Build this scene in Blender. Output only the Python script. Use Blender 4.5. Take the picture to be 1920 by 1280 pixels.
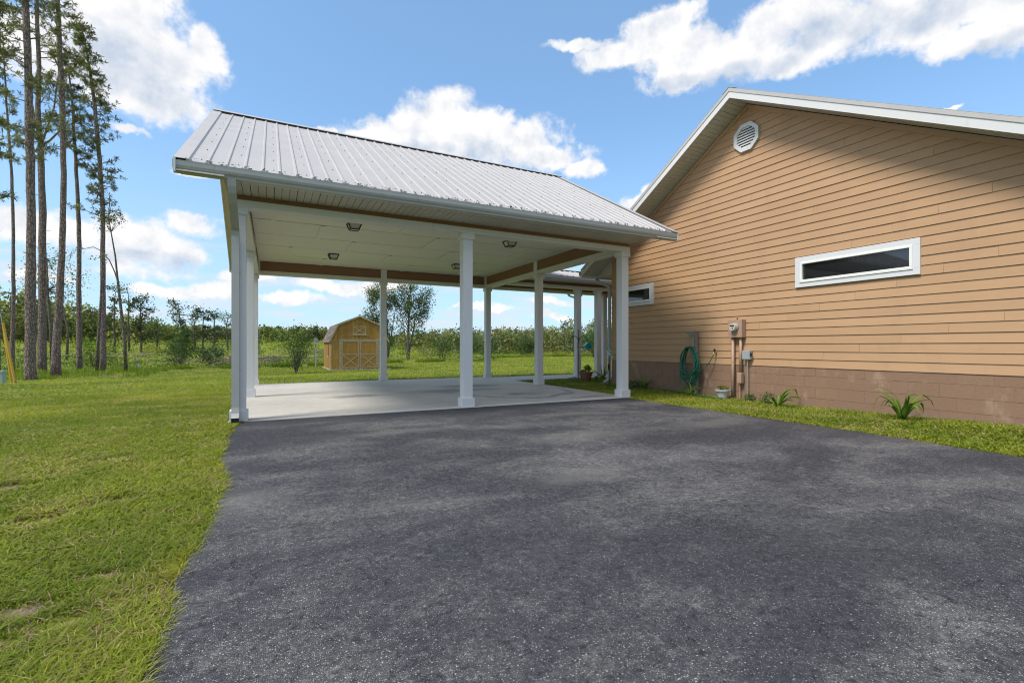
import bpy, math, random
import numpy as np
from mathutils import Vector
R = math.radians
random.seed(7)
rng = np.random.default_rng(7)
for _o in list(bpy.data.objects):
    bpy.data.objects.remove(_o, do_unlink=True)
scene = bpy.context.scene
COL = scene.collection

# ------------------------------------------------------------------ camera, sky, sun, exposure
cam_data = bpy.data.cameras.new("camera")
cam_data.sensor_width = 36.0
cam_data.lens = 886.0 / 1920.0 * 36.0
cam_data.shift_y = 9.0 / 1920.0
cam_data.clip_end = 4000.0
cam_data.clip_start = 0.05
cam = bpy.data.objects.new("camera", cam_data)
COL.objects.link(cam)
cam.location = (0.0, 0.0, 1.12)
cam.rotation_euler = (R(90), 0, R(-27))
scene.camera = cam

SUN_EL = 52.5
SUN_AZ = -100.0           # degrees clockwise from +Y: the sun stands to the left and a little behind the camera
WORLD_STRENGTH = 0.12
SUN_STRENGTH = 2.6
EXPOSURE = 0.72

scene.view_settings.view_transform = 'Standard'
scene.view_settings.look = 'None'
scene.view_settings.gamma = 1.0
scene.view_settings.use_curve_mapping = False
scene.view_settings.exposure = EXPOSURE
scene.cycles.use_denoising = True
scene.cycles.filter_width = 1.1
scene.cycles.max_bounces = 8
scene.cycles.diffuse_bounces = 5
scene.cycles.transparent_max_bounces = 4
scene.render.film_transparent = False

sun_data = bpy.data.lights.new("sun", 'SUN')
sun_data.energy = SUN_STRENGTH
sun_data.angle = R(18.0)      # the sun stands behind thin cloud: soft-edged shadows
sun_data.color = (1.0, 0.93, 0.82)
sun = bpy.data.objects.new("sun", sun_data)
COL.objects.link(sun)
_d = Vector((math.sin(R(SUN_AZ)) * math.cos(R(SUN_EL)), math.cos(R(SUN_AZ)) * math.cos(R(SUN_EL)), math.sin(R(SUN_EL))))
sun.rotation_euler = _d.to_track_quat('Z', 'Y').to_euler()
sun.location = _d * 60


class NT:
    """small helper to write node graphs"""
    def __init__(s, tree):
        s.t = tree
        s.n = tree.nodes
        s.l = tree.links

    def node(s, typ, **kw):
        n = s.n.new(typ)
        for k, v in kw.items():
            setattr(n, k, v)
        return n

    def put(s, sock, val):
        if isinstance(val, bpy.types.NodeSocket):
            s.l.new(val, sock)
        elif val is not None:
            if sock.type == 'RGBA' and len(val) == 3:
                val = (*val, 1.0)
            sock.default_value = val

    def math(s, op, a, b=None, c=None, clamp=False):
        n = s.node('ShaderNodeMath', operation=op)
        n.use_clamp = clamp
        for i, v in enumerate((a, b, c)):
            if v is not None:
                s.put(n.inputs[i], v)
        return n.outputs[0]

    def vmath(s, op, a, b=None):
        n = s.node('ShaderNodeVectorMath', operation=op)
        s.put(n.inputs[0], a)
        if b is not None:
            s.put(n.inputs[1], b)
        return n.outputs['Value'] if op in ('LENGTH', 'DOT_PRODUCT', 'DISTANCE') else n.outputs['Vector']

    def noise(s, vec, scale, detail=3.0, rough=0.5, dist=0.0, out='Fac'):
        n = s.node('ShaderNodeTexNoise')
        s.put(n.inputs['Vector'], vec)
        n.inputs['Scale'].default_value = scale
        n.inputs['Detail'].default_value = detail
        n.inputs['Roughness'].default_value = rough
        n.inputs['Distortion'].default_value = dist
        return n.outputs[out]

    def voronoi(s, vec, scale, feature='F1', out='Distance'):
        n = s.node('ShaderNodeTexVoronoi', feature=feature)
        s.put(n.inputs['Vector'], vec)
        n.inputs['Scale'].default_value = scale
        return n.outputs[out]

    def ramp(s, fac, stops, interp='LINEAR'):
        n = s.node('ShaderNodeValToRGB')
        cr = n.color_ramp
        cr.interpolation = interp
        while len(cr.elements) < len(stops):
            cr.elements.new(0.5)
        for e, (p, c) in zip(cr.elements, stops):
            e.position = p
            e.color = (c, c, c, 1) if not hasattr(c, '__len__') else ((*c, 1) if len(c) == 3 else c)
        s.put(n.inputs[0], fac)
        return n.outputs[0]

    def smooth(s, v, a, b, lo=0.0, hi=1.0):
        n = s.node('ShaderNodeMapRange', interpolation_type='SMOOTHSTEP')
        s.put(n.inputs[0], v)
        for i, x in zip((1, 2, 3, 4), (a, b, lo, hi)):
            n.inputs[i].default_value = x
        return n.outputs[0]

    def mix(s, fac, a, b, blend='MIX'):
        n = s.node('ShaderNodeMix', data_type='RGBA', blend_type=blend)
        n.clamp_factor = True
        s.put(n.inputs[0], fac)
        s.put(n.inputs[6], a)
        s.put(n.inputs[7], b)
        return n.outputs[2]

    def scalev(s, vec, sc):
        return s.vmath('MULTIPLY', vec, sc)

    def sep(s, v):
        n = s.node('ShaderNodeSeparateXYZ')
        s.put(n.inputs[0], v)
        return n.outputs

    def comb(s, x, y, z):
        n = s.node('ShaderNodeCombineXYZ')
        for i, v in enumerate((x, y, z)):
            s.put(n.inputs[i], v)
        return n.outputs[0]

    def bump(s, h, strength=0.3, dist=0.01):
        n = s.node('ShaderNodeBump')
        s.put(n.inputs['Height'], h)
        n.inputs['Strength'].default_value = strength
        n.inputs['Distance'].default_value = dist
        return n.outputs[0]


# ------------------------------------------------------------------ world: physical sky with cumulus
world = bpy.data.worlds.new("World")
scene.world = world
world.use_nodes = True
w = NT(world.node_tree)
w.n.clear()
sky = w.node('ShaderNodeTexSky')
sky.sky_type = 'NISHITA'
sky.sun_disc = False
sky.sun_elevation = R(SUN_EL)
sky.sun_rotation = R(SUN_AZ)
sky.altitude = 0
sky.air_density = 1.0
sky.dust_density = 0.6
sky.ozone_density = 1.6
geo = w.node('ShaderNodeTexCoord').outputs['Generated']
direc = w.vmath('NORMALIZE', geo)
dx, dy, dz = w.sep(direc)
azim = w.math('MULTIPLY', w.math('ARCTAN2', dx, dy), 57.29578)
elev = w.math('MULTIPLY', w.math('ARCSINE', dz), 57.29578)
# (azimuth, elevation, half width, half height) of every cloud lobe, in degrees
CLOUDS = [(-13.2, 29.2, 4.5, 2.3), (-10.5, 29.6, 1.8, 1.7), (-12.5, 25.6, 5.8, 3.7), (-8.8, 26.3, 3.8, 2.5), (-5.8, 27.3, 1.9, 1.6),
 (-10.9, 22.9, 4.8, 2.4), (-18.8, 24.5, 3.5, 2.2), (-12.1, 19.4, 1.4, 0.4), (19.6, 25.0, 6.0, 2.3), (14.3, 24.1, 3.4, 1.4),
 (23.4, 24.8, 4.5, 2.0), (27.0, 23.4, 5.8, 2.0), (35.2, 20.6, 2.0, 1.1), (31.5, 21.9, 3.9, 1.4), (10.1, 23.1, 2.4, 0.6),
 (5.7, 23.1, 1.1, 0.4), (19.9, 22.7, 11.3, 2.2), (45.4, 33.0, 3.8, 1.6), (42.5, 32.6, 3.0, 1.2), (35.0, 32.4, 3.9, 0.6),
 (40.0, 31.1, 5.2, 1.3), (48.0, 30.0, 6.5, 2.1), (53.4, 29.7, 6.2, 2.0), (46.9, 28.3, 3.4, 0.8), (58.4, 28.1, 5.2, 1.3),
 (57.9, 31.4, 4.8, 1.7), (63.3, 29.4, 6.3, 1.7), (69.1, 27.4, 5.7, 1.8), (71.5, 25.3, 3.6, 1.1), (76.3, 25.4, 5.0, 2.1),
 (-18.4, 9.7, 2.4, 1.6), (-16.3, 9.7, 1.7, 1.1), (-13.2, 10.2, 1.8, 1.5), (-10.7, 9.1, 4.9, 2.2), (-6.6, 11.9, 2.2, 1.0),
 (-8.2, 8.9, 3.5, 1.1), (41.2, 16.1, 1.8, 1.2), (43.2, 17.4, 1.1, 0.7), (70.1, 20.3, 0.9, 0.3), (-6.7, 16.5, 2.0, 0.4),
 (-9.7, 5.4, 2.1, 0.5), (-5.5, 5.7, 2.8, 0.7), (1.9, 5.2, 3.2, 0.6), (6.0, 6.6, 3.9, 0.7), (10.6, 7.0, 3.6, 0.7),
 (32.2, 5.6, 3.2, 0.4), (32.2, 3.8, 2.7, 0.4), (23.1, 4.8, 4.5, 0.4), (-1.9, 7.0, 2.5, 0.6), (-18.4, 5.6, 1.9, 0.4),
 # the unseen sky, round the back and overhead: clouds enlarged for whiter ambient light
 (-36, 20, 10, 5), (-50, 34, 12, 6), (-62, 15, 13, 5), (-80, 28, 12, 6), (-98, 13, 14, 5), (-118, 34, 16, 8), (-140, 18, 14, 7),
 (-165, 32, 17, 8), (170, 13, 15, 5), (150, 27, 14, 7), (125, 16, 13, 6), (110, 36, 15, 7), (95, 15, 10, 5), (20, 50, 18, 7), (-60, 52, 20, 8),
 (100, 57, 24, 9), (-150, 60, 26, 9), (-20, 66, 30, 8), (60, 70, 40, 7), (160, 48, 20, 8)]
warp = w.noise(direc, 9.0, 5.0, 0.6, out='Color')
warp = w.vmath('SUBTRACT', warp, (0.5, 0.5, 0.5))
p0 = w.comb(azim, elev, 0.0)
p1 = w.vmath('ADD', p0, w.scalev(warp, (5.5, 4.0, 0.0)))
dist = None
for (a, e, ra, re_) in CLOUDS:
    q = w.scalev(w.vmath('SUBTRACT', p1, (a, e, 0)), (0.90 / ra, 0.86 / re_, 0))
    ln = w.vmath('LENGTH', q)
    dist = ln if dist is None else w.math('SMOOTH_MIN', dist, ln, 0.12)
puff = w.noise(direc, 22.0, 8.0, 0.62)
edge = w.math('ADD', dist, w.math('MULTIPLY', w.math('SUBTRACT', puff, 0.5), 1.65))
dens = w.smooth(edge, 1.20, 0.62)
# shading: billows lit from above, thick parts and flat bases greyer
up_dir = w.vmath('NORMALIZE', w.vmath('ADD', direc, (-0.012, 0.0, 0.022)))
puff_a = w.noise(direc, 15.0, 6.0, 0.55)
puff_b = w.noise(up_dir, 15.0, 6.0, 0.55)
relief = w.math('MULTIPLY', w.math('SUBTRACT', puff_a, puff_b), 2.3)
SHADE = [(-12.5, 24.3, 5.4, 3.2), (-9.7, 23.2, 4.6, 2.4), (26.4, 21.7, 7.5, 1.3), (61.1, 29.4, 7.0, 1.5), (66.9, 27.9, 6.5, 1.7),
         (53.4, 27.9, 6.5, 1.2), (-10.1, 7.9, 5.2, 0.9), (72.1, 24.4, 3.6, 0.8), (46.0, 28.2, 4.0, 0.8), (16.0, 22.3, 6.0, 0.9)]
sd = None
for (a, e, ra, re_) in SHADE:
    q = w.scalev(w.vmath('SUBTRACT', p1, (a, e, 0)), (1.0 / ra, 1.0 / re_, 0))
    ln = w.vmath('LENGTH', q)
    sd = ln if sd is None else w.math('MINIMUM', sd, ln)
grey = w.smooth(sd, 1.25, 0.35)
lum = w.math('SUBTRACT', w.math('ADD', 0.92, relief), w.math('MULTIPLY', grey, 0.55), clamp=True)
cloud_col = w.mix(lum, (2.7, 3.2, 3.95), (5.2, 5.15, 5.15))
# milky streaks low over the horizon
st_vec = w.comb(w.math('MULTIPLY', azim, 0.055), w.math('MULTIPLY', elev, 0.42), 1.7)
streak = w.noise(st_vec, 2.2, 6.0, 0.6)
st_band = w.math('MULTIPLY', w.smooth(elev, 15.0, 5.0), w.smooth(elev, -1.0, 3.0))
st_fac = w.math('MULTIPLY', w.math('MULTIPLY', w.smooth(streak, 0.42, 0.66), st_band), 0.75)
blue = w.mix(1.0, sky.outputs[0], (0.84, 1.04, 1.14), 'MULTIPLY')
low = w.mix(w.smooth(elev, 26.0, -2.0, 0.0, 0.62), blue, (3.0, 4.0, 5.0))
low = w.mix(0.26, low, (2.2, 3.7, 5.6))
c1 = w.mix(st_fac, low, (4.1, 4.25, 4.6))
c2 = w.mix(dens, c1, cloud_col)
bg = w.node('ShaderNodeBackground')
w.l.new(c2, bg.inputs[0])
bg.inputs[1].default_value = WORLD_STRENGTH
wo = w.node('ShaderNodeOutputWorld')
w.l.new(bg.outputs[0], wo.inputs[0])
world.cycles.sampling_method = 'MANUAL'
world.cycles.sample_map_resolution = 512

# ------------------------------------------------------------------ materials
MATS = {}


def new_mat(name):
    m = bpy.data.materials.new(name)
    m.use_nodes = True
    t = NT(m.node_tree)
    t.n.clear()
    out = t.node('ShaderNodeOutputMaterial')
    b = t.node('ShaderNodeBsdfPrincipled')
    t.l.new(b.outputs[0], out.inputs[0])
    MATS[name] = m
    return m, t, b, out


def pos(t):
    return t.node('ShaderNodeNewGeometry').outputs['Position']


def rnd(t):
    return t.node('ShaderNodeObjectInfo').outputs['Random']


def simple(name, col, rough=0.5, metal=0.0, var=0.08, nscale=3.0, bump=0.0, bscale=60.0, spec=0.5, piece=0.0, grime=0.0):
    """painted or plain surface with soft mottling, optional dirt and per-piece tone"""
    m, t, b, out = new_mat(name)
    p = pos(t)
    n = t.noise(p, nscale, 5.0, 0.6)
    f = t.math('ADD', 1.0 - var, t.math('MULTIPLY', n, 2 * var))
    if piece:
        f = t.math('MULTIPLY', f, t.math('ADD', 1.0 - piece, t.math('MULTIPLY', rnd(t), 2 * piece)))
    c = t.mix(1.0, (*col, 1), t.comb(f, f, f), 'MULTIPLY')
    if grime:
        g = t.noise(t.scalev(p, (1.0, 1.0, 0.25)), 7.0, 6.0, 0.7)
        c = t.mix(t.smooth(g, 0.56, 0.78, 0.0, grime), c, (col[0] * .45, col[1] * .42, col[2] * .36))
    t.put(b.inputs['Base Color'], c)
    b.inputs['Roughness'].default_value = rough
    b.inputs['Metallic'].default_value = metal
    b.inputs['Specular IOR Level'].default_value = spec
    if bump:
        t.put(b.inputs['Normal'], t.bump(t.noise(p, bscale, 4.0, 0.6), bump, 0.004))
    return m


simple('white_paint', (0.60, 0.60, 0.60), 0.45, var=0.04, bump=0.15, bscale=90, grime=0.25)
simple('post_paint', (0.62, 0.625, 0.64), 0.4, var=0.03, bump=0.2, bscale=70, grime=0.14)
simple('ceiling_paint', (0.64, 0.63, 0.56), 0.6, var=0.05, nscale=1.5, bump=0.25, bscale=45, piece=0.025)
simple('soffit_vinyl', (0.46, 0.44, 0.39), 0.5, var=0.06, piece=0.04, grime=0.35)
simple('gutter_white', (0.37, 0.375, 0.37), 0.4, var=0.08, nscale=5, grime=0.5)
simple('brown_trim', (0.22, 0.115, 0.062), 0.55, var=0.12, bump=0.3, bscale=40)
simple('black_metal', (0.02, 0.02, 0.02), 0.45, metal=0.3)
simple('dark_void', (0.012, 0.012, 0.013), 0.8)
simple('lamp_glass', (0.55, 0.55, 0.52), 0.25, var=0.1)
simple('meter_brown', (0.36, 0.235, 0.165), 0.5, var=0.06, grime=0.25)
simple('grey_box', (0.30, 0.33, 0.34), 0.45, var=0.05)
simple('galvanised', (0.42, 0.43, 0.44), 0.4, metal=0.6, var=0.1)
simple('meter_glass', (0.45, 0.44, 0.38), 0.12, var=0.15, nscale=60)
simple('hose_green', (0.008, 0.105, 0.065), 0.35, var=0.12)
simple('brass', (0.45, 0.38, 0.2), 0.35, metal=0.7)
simple('turquoise', (0.01, 0.30, 0.34), 0.3, var=0.1)
simple('terracotta', (0.20, 0.075, 0.06), 0.6, var=0.12, grime=0.3)
simple('pot_white', (0.42, 0.41, 0.42), 0.5, var=0.1, grime=0.3)
simple('soil', (0.035, 0.022, 0.014), 0.95, var=0.3, nscale=30, bump=0.8, bscale=60)
simple('yellow_plastic', (0.46, 0.27, 0.02), 0.45, var=0.08, grime=0.2)
simple('pedestal_green', (0.30, 0.38, 0.34), 0.5)
simple('flower_teal', (0.52, 0.72, 0.70), 0.35, var=0.15)
simple('flower_red', (0.5, 0.04, 0.02), 0.5)
simple('weathered_wood', (0.24, 0.19, 0.15), 0.85, var=0.3, nscale=18, bump=0.6, bscale=60)
simple('rusty_metal', (0.34, 0.31, 0.27), 0.6, metal=0.3, var=0.35, nscale=40)
simple('stone', (0.34, 0.31, 0.27), 0.9, var=0.2, nscale=10, bump=0.6, bscale=30, piece=0.15)
simple('debris_wood', (0.23, 0.185, 0.15), 0.9, var=0.3, nscale=6)
simple('dark_litter', (0.03, 0.025, 0.02), 0.95, var=0.4, nscale=60)
simple('sash_vinyl', (0.76, 0.76, 0.73), 0.35, var=0.03)


def mat_siding():
    m, t, b, out = new_mat('siding')
    p = pos(t)
    # moulded wood grain, long across the wall
    gr = t.noise(t.scalev(p, (9.0, 2.2, 46.0)), 1.6, 6.0, 0.65, 0.6)
    bl = t.noise(p, 0.8, 4.0, 0.6)
    f = t.math('ADD', t.math('MULTIPLY', gr, 0.22), t.math('MULTIPLY', bl, 0.18))
    f = t.math('ADD', f, t.math('MULTIPLY', rnd(t), 0.085))
    c = t.ramp(f, [(0.08, (0.37, 0.225, 0.126)), (0.38, (0.485, 0.300, 0.170))])
    dirt = t.noise(t.scalev(p, (1.0, 1.0, 0.35)), 2.3, 7.0, 0.7)
    c = t.mix(t.smooth(dirt, 0.50, 0.80, 0.0, 0.5), c, (0.33, 0.205, 0.135))
    t.put(b.inputs['Base Color'], c)
    b.inputs['Roughness'].default_value = 0.62
    b.inputs['Specular IOR Level'].default_value = 0.3
    t.put(b.inputs['Normal'], t.bump(gr, 0.35, 0.003))


mat_siding()


def mat_block():
    m, t, b, out = new_mat('painted_block')
    p = pos(t)
    n = t.noise(p, 26.0, 6.0, 0.7)
    sm = t.noise(t.scalev(p, (1, 1, 0.6)), 3.2, 6.0, 0.65)
    f = t.math('ADD', t.math('MULTIPLY', n, 0.35), t.math('MULTIPLY', rnd(t), 0.07))
    c = t.ramp(f, [(0.05, (0.205, 0.122, 0.078)), (0.5, (0.285, 0.175, 0.113))])
    c = t.mix(t.smooth(sm, 0.54, 0.70, 0.0, 0.6), c, (0.37, 0.255, 0.18))
    z = t.sep(p)[2]
    splash = t.math('MULTIPLY', t.smooth(z, 0.22, 0.0), t.smooth(sm, 0.35, 0.6))
    c = t.mix(t.math('MULTIPLY', splash, 0.5), c, (0.19, 0.14, 0.11))
    t.put(b.inputs['Base Color'], c)
    b.inputs['Roughness'].default_value = 0.85
    t.put(b.inputs['Normal'], t.bump(n, 0.7, 0.006))


mat_block()


def mat_roof(name, base, rough):
    m, t, b, out = new_mat(name)
    p = pos(t)
    n = t.noise(p, 2.2, 6.0, 0.65)
    fine = t.noise(t.scalev(p, (30, 3, 3)), 2.0, 4.0, 0.6)
    f = t.math('ADD', 0.82, t.math('ADD', t.math('MULTIPLY', n, 0.22), t.math('MULTIPLY', fine, 0.12)))
    c = t.mix(1.0, (*base, 1), t.comb(f, f, f), 'MULTIPLY')
    st = t.noise(t.scalev(p, (14, 1.2, 1.2)), 1.4, 6.0, 0.7)
    c = t.mix(t.smooth(st, 0.6, 0.8, 0.0, 0.35), c, tuple(q * .6 for q in base))
    t.put(b.inputs['Base Color'], c)
    b.inputs['Metallic'].default_value = 0.12
    t.put(b.inputs['Roughness'], t.math('ADD', rough, t.math('MULTIPLY', n, 0.15)))


mat_roof('roof_metal', (0.44, 0.42, 0.41), 0.48)


def mat_concrete():
    m, t, b, out = new_mat('concrete')
    p = pos(t)
    px, py, pz = t.sep(p)
    n1 = t.noise(p, 0.55, 6.0, 0.62)
    n2 = t.noise(p, 5.0, 7.0, 0.7)
    n3 = t.noise(p, 90.0, 3.0, 0.6)
    f = t.math('ADD', t.math('MULTIPLY', n1, 0.45), t.math('MULTIPLY', n2, 0.35))
    f = t.math('ADD', f, t.math('MULTIPLY', n3, 0.2))
    c = t.ramp(f, [(0.3, (0.33, 0.305, 0.265)), (0.52, (0.49, 0.46, 0.41)), (0.72, (0.58, 0.55, 0.50))])
    # broom marks and long water stains
    br = t.noise(t.scalev(p, (1.2, 9.0, 1)), 1.3, 5.0, 0.6, 0.4)
    c = t.mix(t.smooth(br, 0.55, 0.75, 0.0, 0.35), c, (0.27, 0.265, 0.26))
    # dark oil and tyre stains
    wp = t.vmath('ADD', p, t.scalev(t.vmath('SUBTRACT', t.noise(p, 1.6, 4.0, 0.6, out='Color'), (0.5, 0.5, 0.5)), (0.9, 0.9, 0)))
    stain = None
    for (sx, sy, rx, ry) in ((1.75, 11.0, 0.75, 0.33), (4.2, 11.2, 1.3, 0.5), (5.2, 9.7, 0.5, 0.25), (4.9, 12.3, 1.0, 0.5), (6.2, 8.55, .45, .16)):
        q = t.scalev(t.vmath('SUBTRACT', wp, (sx, sy, 0.0)), (1 / rx, 1 / ry, 0.0))
        ln = t.vmath('LENGTH', q)
        stain = ln if stain is None else t.math('MINIMUM', stain, ln)
    c = t.mix(t.smooth(stain, 1.3, 0.3, 0.0, 0.62), c, (0.10, 0.10, 0.105))
    # the arc left where a wet hose lay
    arc = t.math('ABSOLUTE', t.math('SUBTRACT', t.vmath('LENGTH', t.scalev(t.vmath('SUBTRACT', wp, (5.3, 11.4, 0)), (0.62, 0.4, 0))), 1.0))
    am = t.math('MULTIPLY', t.smooth(arc, 0.07, 0.01), t.smooth(py, 10.9, 10.2))
    c = t.mix(t.math('MULTIPLY', am, 0.6), c, (0.11, 0.11, 0.12))
    t.put(b.inputs['Base Color'], c)
    t.put(b.inputs['Roughness'], t.math('ADD', 0.5, t.math('MULTIPLY', n2, 0.4)))
    t.put(b.inputs['Normal'], t.bump(t.math('ADD', n3, n2), 0.25, 0.004))


mat_concrete()


def mat_asphalt():
    m, t, b, out = new_mat('asphalt')
    p = pos(t)
    px, py, pz = t.sep(p)
    big = t.noise(t.scalev(p, (0.55, 1.0, 1)), 0.85, 5.0, 0.62, 0.5)
    mid = t.noise(p, 3.4, 6.0, 0.65)
    wear = t.math('ADD', t.math('MULTIPLY', big, 0.7), t.math('MULTIPLY', mid, 0.3))
    wm = t.smooth(wear, 0.42, 0.62)
    base = t.ramp(wear, [(0.36, (0.021, 0.0215, 0.027)), (0.50, (0.038, 0.0385, 0.046)), (0.64, (0.078, 0.077, 0.080))])
    # stone chips of the aggregate showing through the sealer
    vo = t.node('ShaderNodeTexVoronoi')
    t.put(vo.inputs['Vector'], p)
    vo.inputs['Scale'].default_value = 150.0
    vcol = t.sep(vo.outputs['Color'])
    chip_pick = t.smooth(t.math('ADD', vcol[0], t.math('MULTIPLY', wm, 0.32)), 0.66, 1.02)
    chip = t.math('MULTIPLY', t.smooth(vo.outputs['Distance'], 0.42, 0.22), chip_pick)
    vo2 = t.node('ShaderNodeTexVoronoi')
    t.put(vo2.inputs['Vector'], p)
    vo2.inputs['Scale'].default_value = 85.0
    v2 = t.sep(vo2.outputs['Color'])
    chip2 = t.math('MULTIPLY', t.smooth(vo2.outputs['Distance'], 0.34, 0.2), t.smooth(t.math('ADD', v2[1], t.math('MULTIPLY', wm, 0.16)), 0.86, 1.0))
    sp = t.noise(p, 240.0, 2.0, 0.5)
    c = t.mix(t.smooth(sp, 0.46, 0.62, 0.0, 0.55), base, t.mix(wm, (0.085, 0.087, 0.095), (0.20, 0.193, 0.18)))
    c = t.mix(t.math('MULTIPLY', chip, 0.95), c, t.mix(vcol[2], (0.20, 0.20, 0.21), (0.46, 0.43, 0.40)))
    c = t.mix(t.math('MULTIPLY', chip2, 0.85), c, (0.46, 0.44, 0.43))
    coarse = t.noise(p, 46.0, 5.0, 0.8)
    c = t.mix(t.smooth(coarse, 0.50, 0.66, 0.0, 0.55), c, t.mix(wm, (0.10, 0.102, 0.11), (0.25, 0.242, 0.225)))
    dark = t.smooth(t.noise(p, 95.0, 5.0, 0.75), 0.54, 0.68)
    c = t.mix(t.math('MULTIPLY', dark, 0.75), c, (0.012, 0.012, 0.015))
    # hairline cracks
    cw = t.vmath('ADD', p, t.scalev(t.vmath('SUBTRACT', t.noise(p, 5.0, 5.0, 0.7, out='Color'), (0.5, 0.5, 0.5)), (0.16, 0.16, 0)))
    ve = t.voronoi(cw, 2.6, 'DISTANCE_TO_EDGE')
    crack = t.math('MULTIPLY', t.smooth(ve, 0.007, 0.001), t.smooth(t.noise(p, 2.4, 3.0, 0.6), 0.54, 0.60))
    c = t.mix(t.math('MULTIPLY', crack, 0.45), c, (0.010, 0.010, 0.012))
    gr = t.noise(p, 21.0, 7.0, 0.85)
    gr2 = t.noise(t.scalev(p, (1.0, 0.55, 1.0)), 9.0, 7.0, 0.85)
    gs = t.math('ADD', t.math('MULTIPLY', gr, 0.65), t.math('MULTIPLY', gr2, 0.35))
    c = t.mix(t.smooth(gs, 0.53, 0.60, 0.0, 0.65), c, t.mix(wm, (0.12, 0.12, 0.125), (0.27, 0.262, 0.25)))
    c = t.mix(t.smooth(gr, 0.47, 0.40, 0.0, 0.7), c, (0.010, 0.010, 0.012))
    # washed-in pale dust near the lawn edge and drips by the downspout
    wp = t.vmath('ADD', p, t.scalev(t.vmath('SUBTRACT', t.noise(p, 3.0, 4.0, 0.6, out='Color'), (0.5, 0.5, 0.5)), (0.5, 0.5, 0)))
    du = None
    for (sx, sy, rx, ry) in ((-0.18, 3.95, 0.3, 0.3), (1.6, 6.2, 0.9, 0.2), (3.6, 4.9, 0.9, 0.35), (3.05, 5.95, 0.65, 0.2), (5.8, 4.8, 1.0, 0.3), (2.4, 3.4, .5, .25)):
        ln = t.vmath('LENGTH', t.scalev(t.vmath('SUBTRACT', wp, (sx, sy, 0.0)), (1 / rx, 1 / ry, 0.0)))
        du = ln if du is None else t.math('MINIMUM', du, ln)
    c = t.mix(t.smooth(du, 1.4, 0.2, 0.0, 0.35), c, (0.19, 0.185, 0.17))
    # sealer pooled darker along the concrete
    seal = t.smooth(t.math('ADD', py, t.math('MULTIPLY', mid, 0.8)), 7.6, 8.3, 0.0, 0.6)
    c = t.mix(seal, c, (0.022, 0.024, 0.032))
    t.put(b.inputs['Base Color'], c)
    t.put(b.inputs['Roughness'], t.math('ADD', 0.62, t.math('MULTIPLY', mid, 0.25)))
    b.inputs['Specular IOR Level'].default_value = 0.2
    h = t.math('ADD', t.math('MULTIPLY', vo.outputs['Distance'], 1.0), t.math('MULTIPLY', sp, 0.8))
    h = t.math('SUBTRACT', h, t.math('MULTIPLY', crack, 3.0))
    t.put(b.inputs['Normal'], t.bump(h, 0.75, 0.004))


mat_asphalt()


def mat_lawn():
    m, t, b, out = new_mat('lawn_turf')
    p = pos(t)
    a = t.noise(p, 0.22, 4.0, 0.6)
    bb = t.noise(p, 1.3, 6.0, 0.7)
    cc = t.noise(p, 14.0, 6.0, 0.75)
    f = t.math('ADD', t.math('MULTIPLY', a, 0.4), t.math('ADD', t.math('MULTIPLY', bb, 0.3), t.math('MULTIPLY', cc, 0.3)))
    c = t.ramp(f, [(0.32, (0.12, 0.175, 0.016)), (0.5, (0.215, 0.275, 0.026)), (0.66, (0.30, 0.33, 0.045))])
    br = t.math('MULTIPLY', t.smooth(bb, 0.60, 0.72), t.smooth(cc, 0.45, 0.6))
    c = t.mix(t.math('MULTIPLY', br, 0.6), c, (0.15, 0.115, 0.060))
    px, py, pz = t.sep(p)
    wb = t.vmath('ADD', p, t.scalev(t.vmath('SUBTRACT', t.noise(p, 9.0, 5.0, 0.7, out='Color'), (0.5, 0.5, 0.5)), (0.35, 0.35, 0)))
    bs = None
    for (sx, sy, rx, ry) in ((-1.05, 1.88, .30, .15), (-1.33, 2.05, .22, .12), (-0.95, 2.75, .14, .11), (-.75, 3.0, .1, .07), (-1.9, 5.2, .25, .15), (-1.0, 4.4, .15, .1), (-8.0, 33.0, 3.5, 1.2), (-4.5, 38.0, 3.0, 1.0)):
        ln = t.vmath('LENGTH', t.scalev(t.vmath('SUBTRACT', wb, (sx, sy, 0.0)), (1 / rx, 1 / ry, 0.0)))
        bs = ln if bs is None else t.math('MINIMUM', bs, ln)
    straw = t.mix(cc, (0.16, 0.11, 0.075), (0.42, 0.32, 0.23))
    c = t.mix(t.smooth(bs, 1.25, 0.75, 0.0, 0.9), c, straw)
    # mower stripes
    s = t.math('SINE', t.math('ADD', t.math('MULTIPLY', py, 4.4), t.math('ADD', t.math('MULTIPLY', px, 1.1), t.math('MULTIPLY', bb, 2.0))))
    c = t.mix(t.smooth(s, -0.6, 0.8, 0.0, 0.22), c, (0.10, 0.165, 0.012))
    t.put(b.inputs['Base Color'], c)
    b.inputs['Roughness'].default_value = 0.8
    b.inputs['Specular IOR Level'].default_value = 0.15
    t.put(b.inputs['Normal'], t.bump(t.math('ADD', cc, t.noise(p, 60.0, 3.0, 0.7)), 0.9, 0.05))


mat_lawn()


def mat_field():
    m, t, b, out = new_mat('field_ground')
    p = pos(t)
    bb = t.noise(p, 0.35, 6.0, 0.7)
    cc = t.noise(p, 4.0, 6.0, 0.75)
    f = t.math('ADD', t.math('MULTIPLY', bb, 0.55), t.math('MULTIPLY', cc, 0.45))
    c = t.ramp(f, [(0.36, (0.05, 0.085, 0.014)), (0.5, (0.19, 0.24, 0.035)), (0.6, (0.26, 0.26, 0.06)), (0.7, (0.19, 0.15, 0.10))])
    t.put(b.inputs['Base Color'], c)
    b.inputs['Roughness'].default_value = 0.9
    b.inputs['Specular IOR Level'].default_value = 0.1
    t.put(b.inputs['Normal'], t.bump(cc, 1.0, 0.2))


mat_field()


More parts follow.
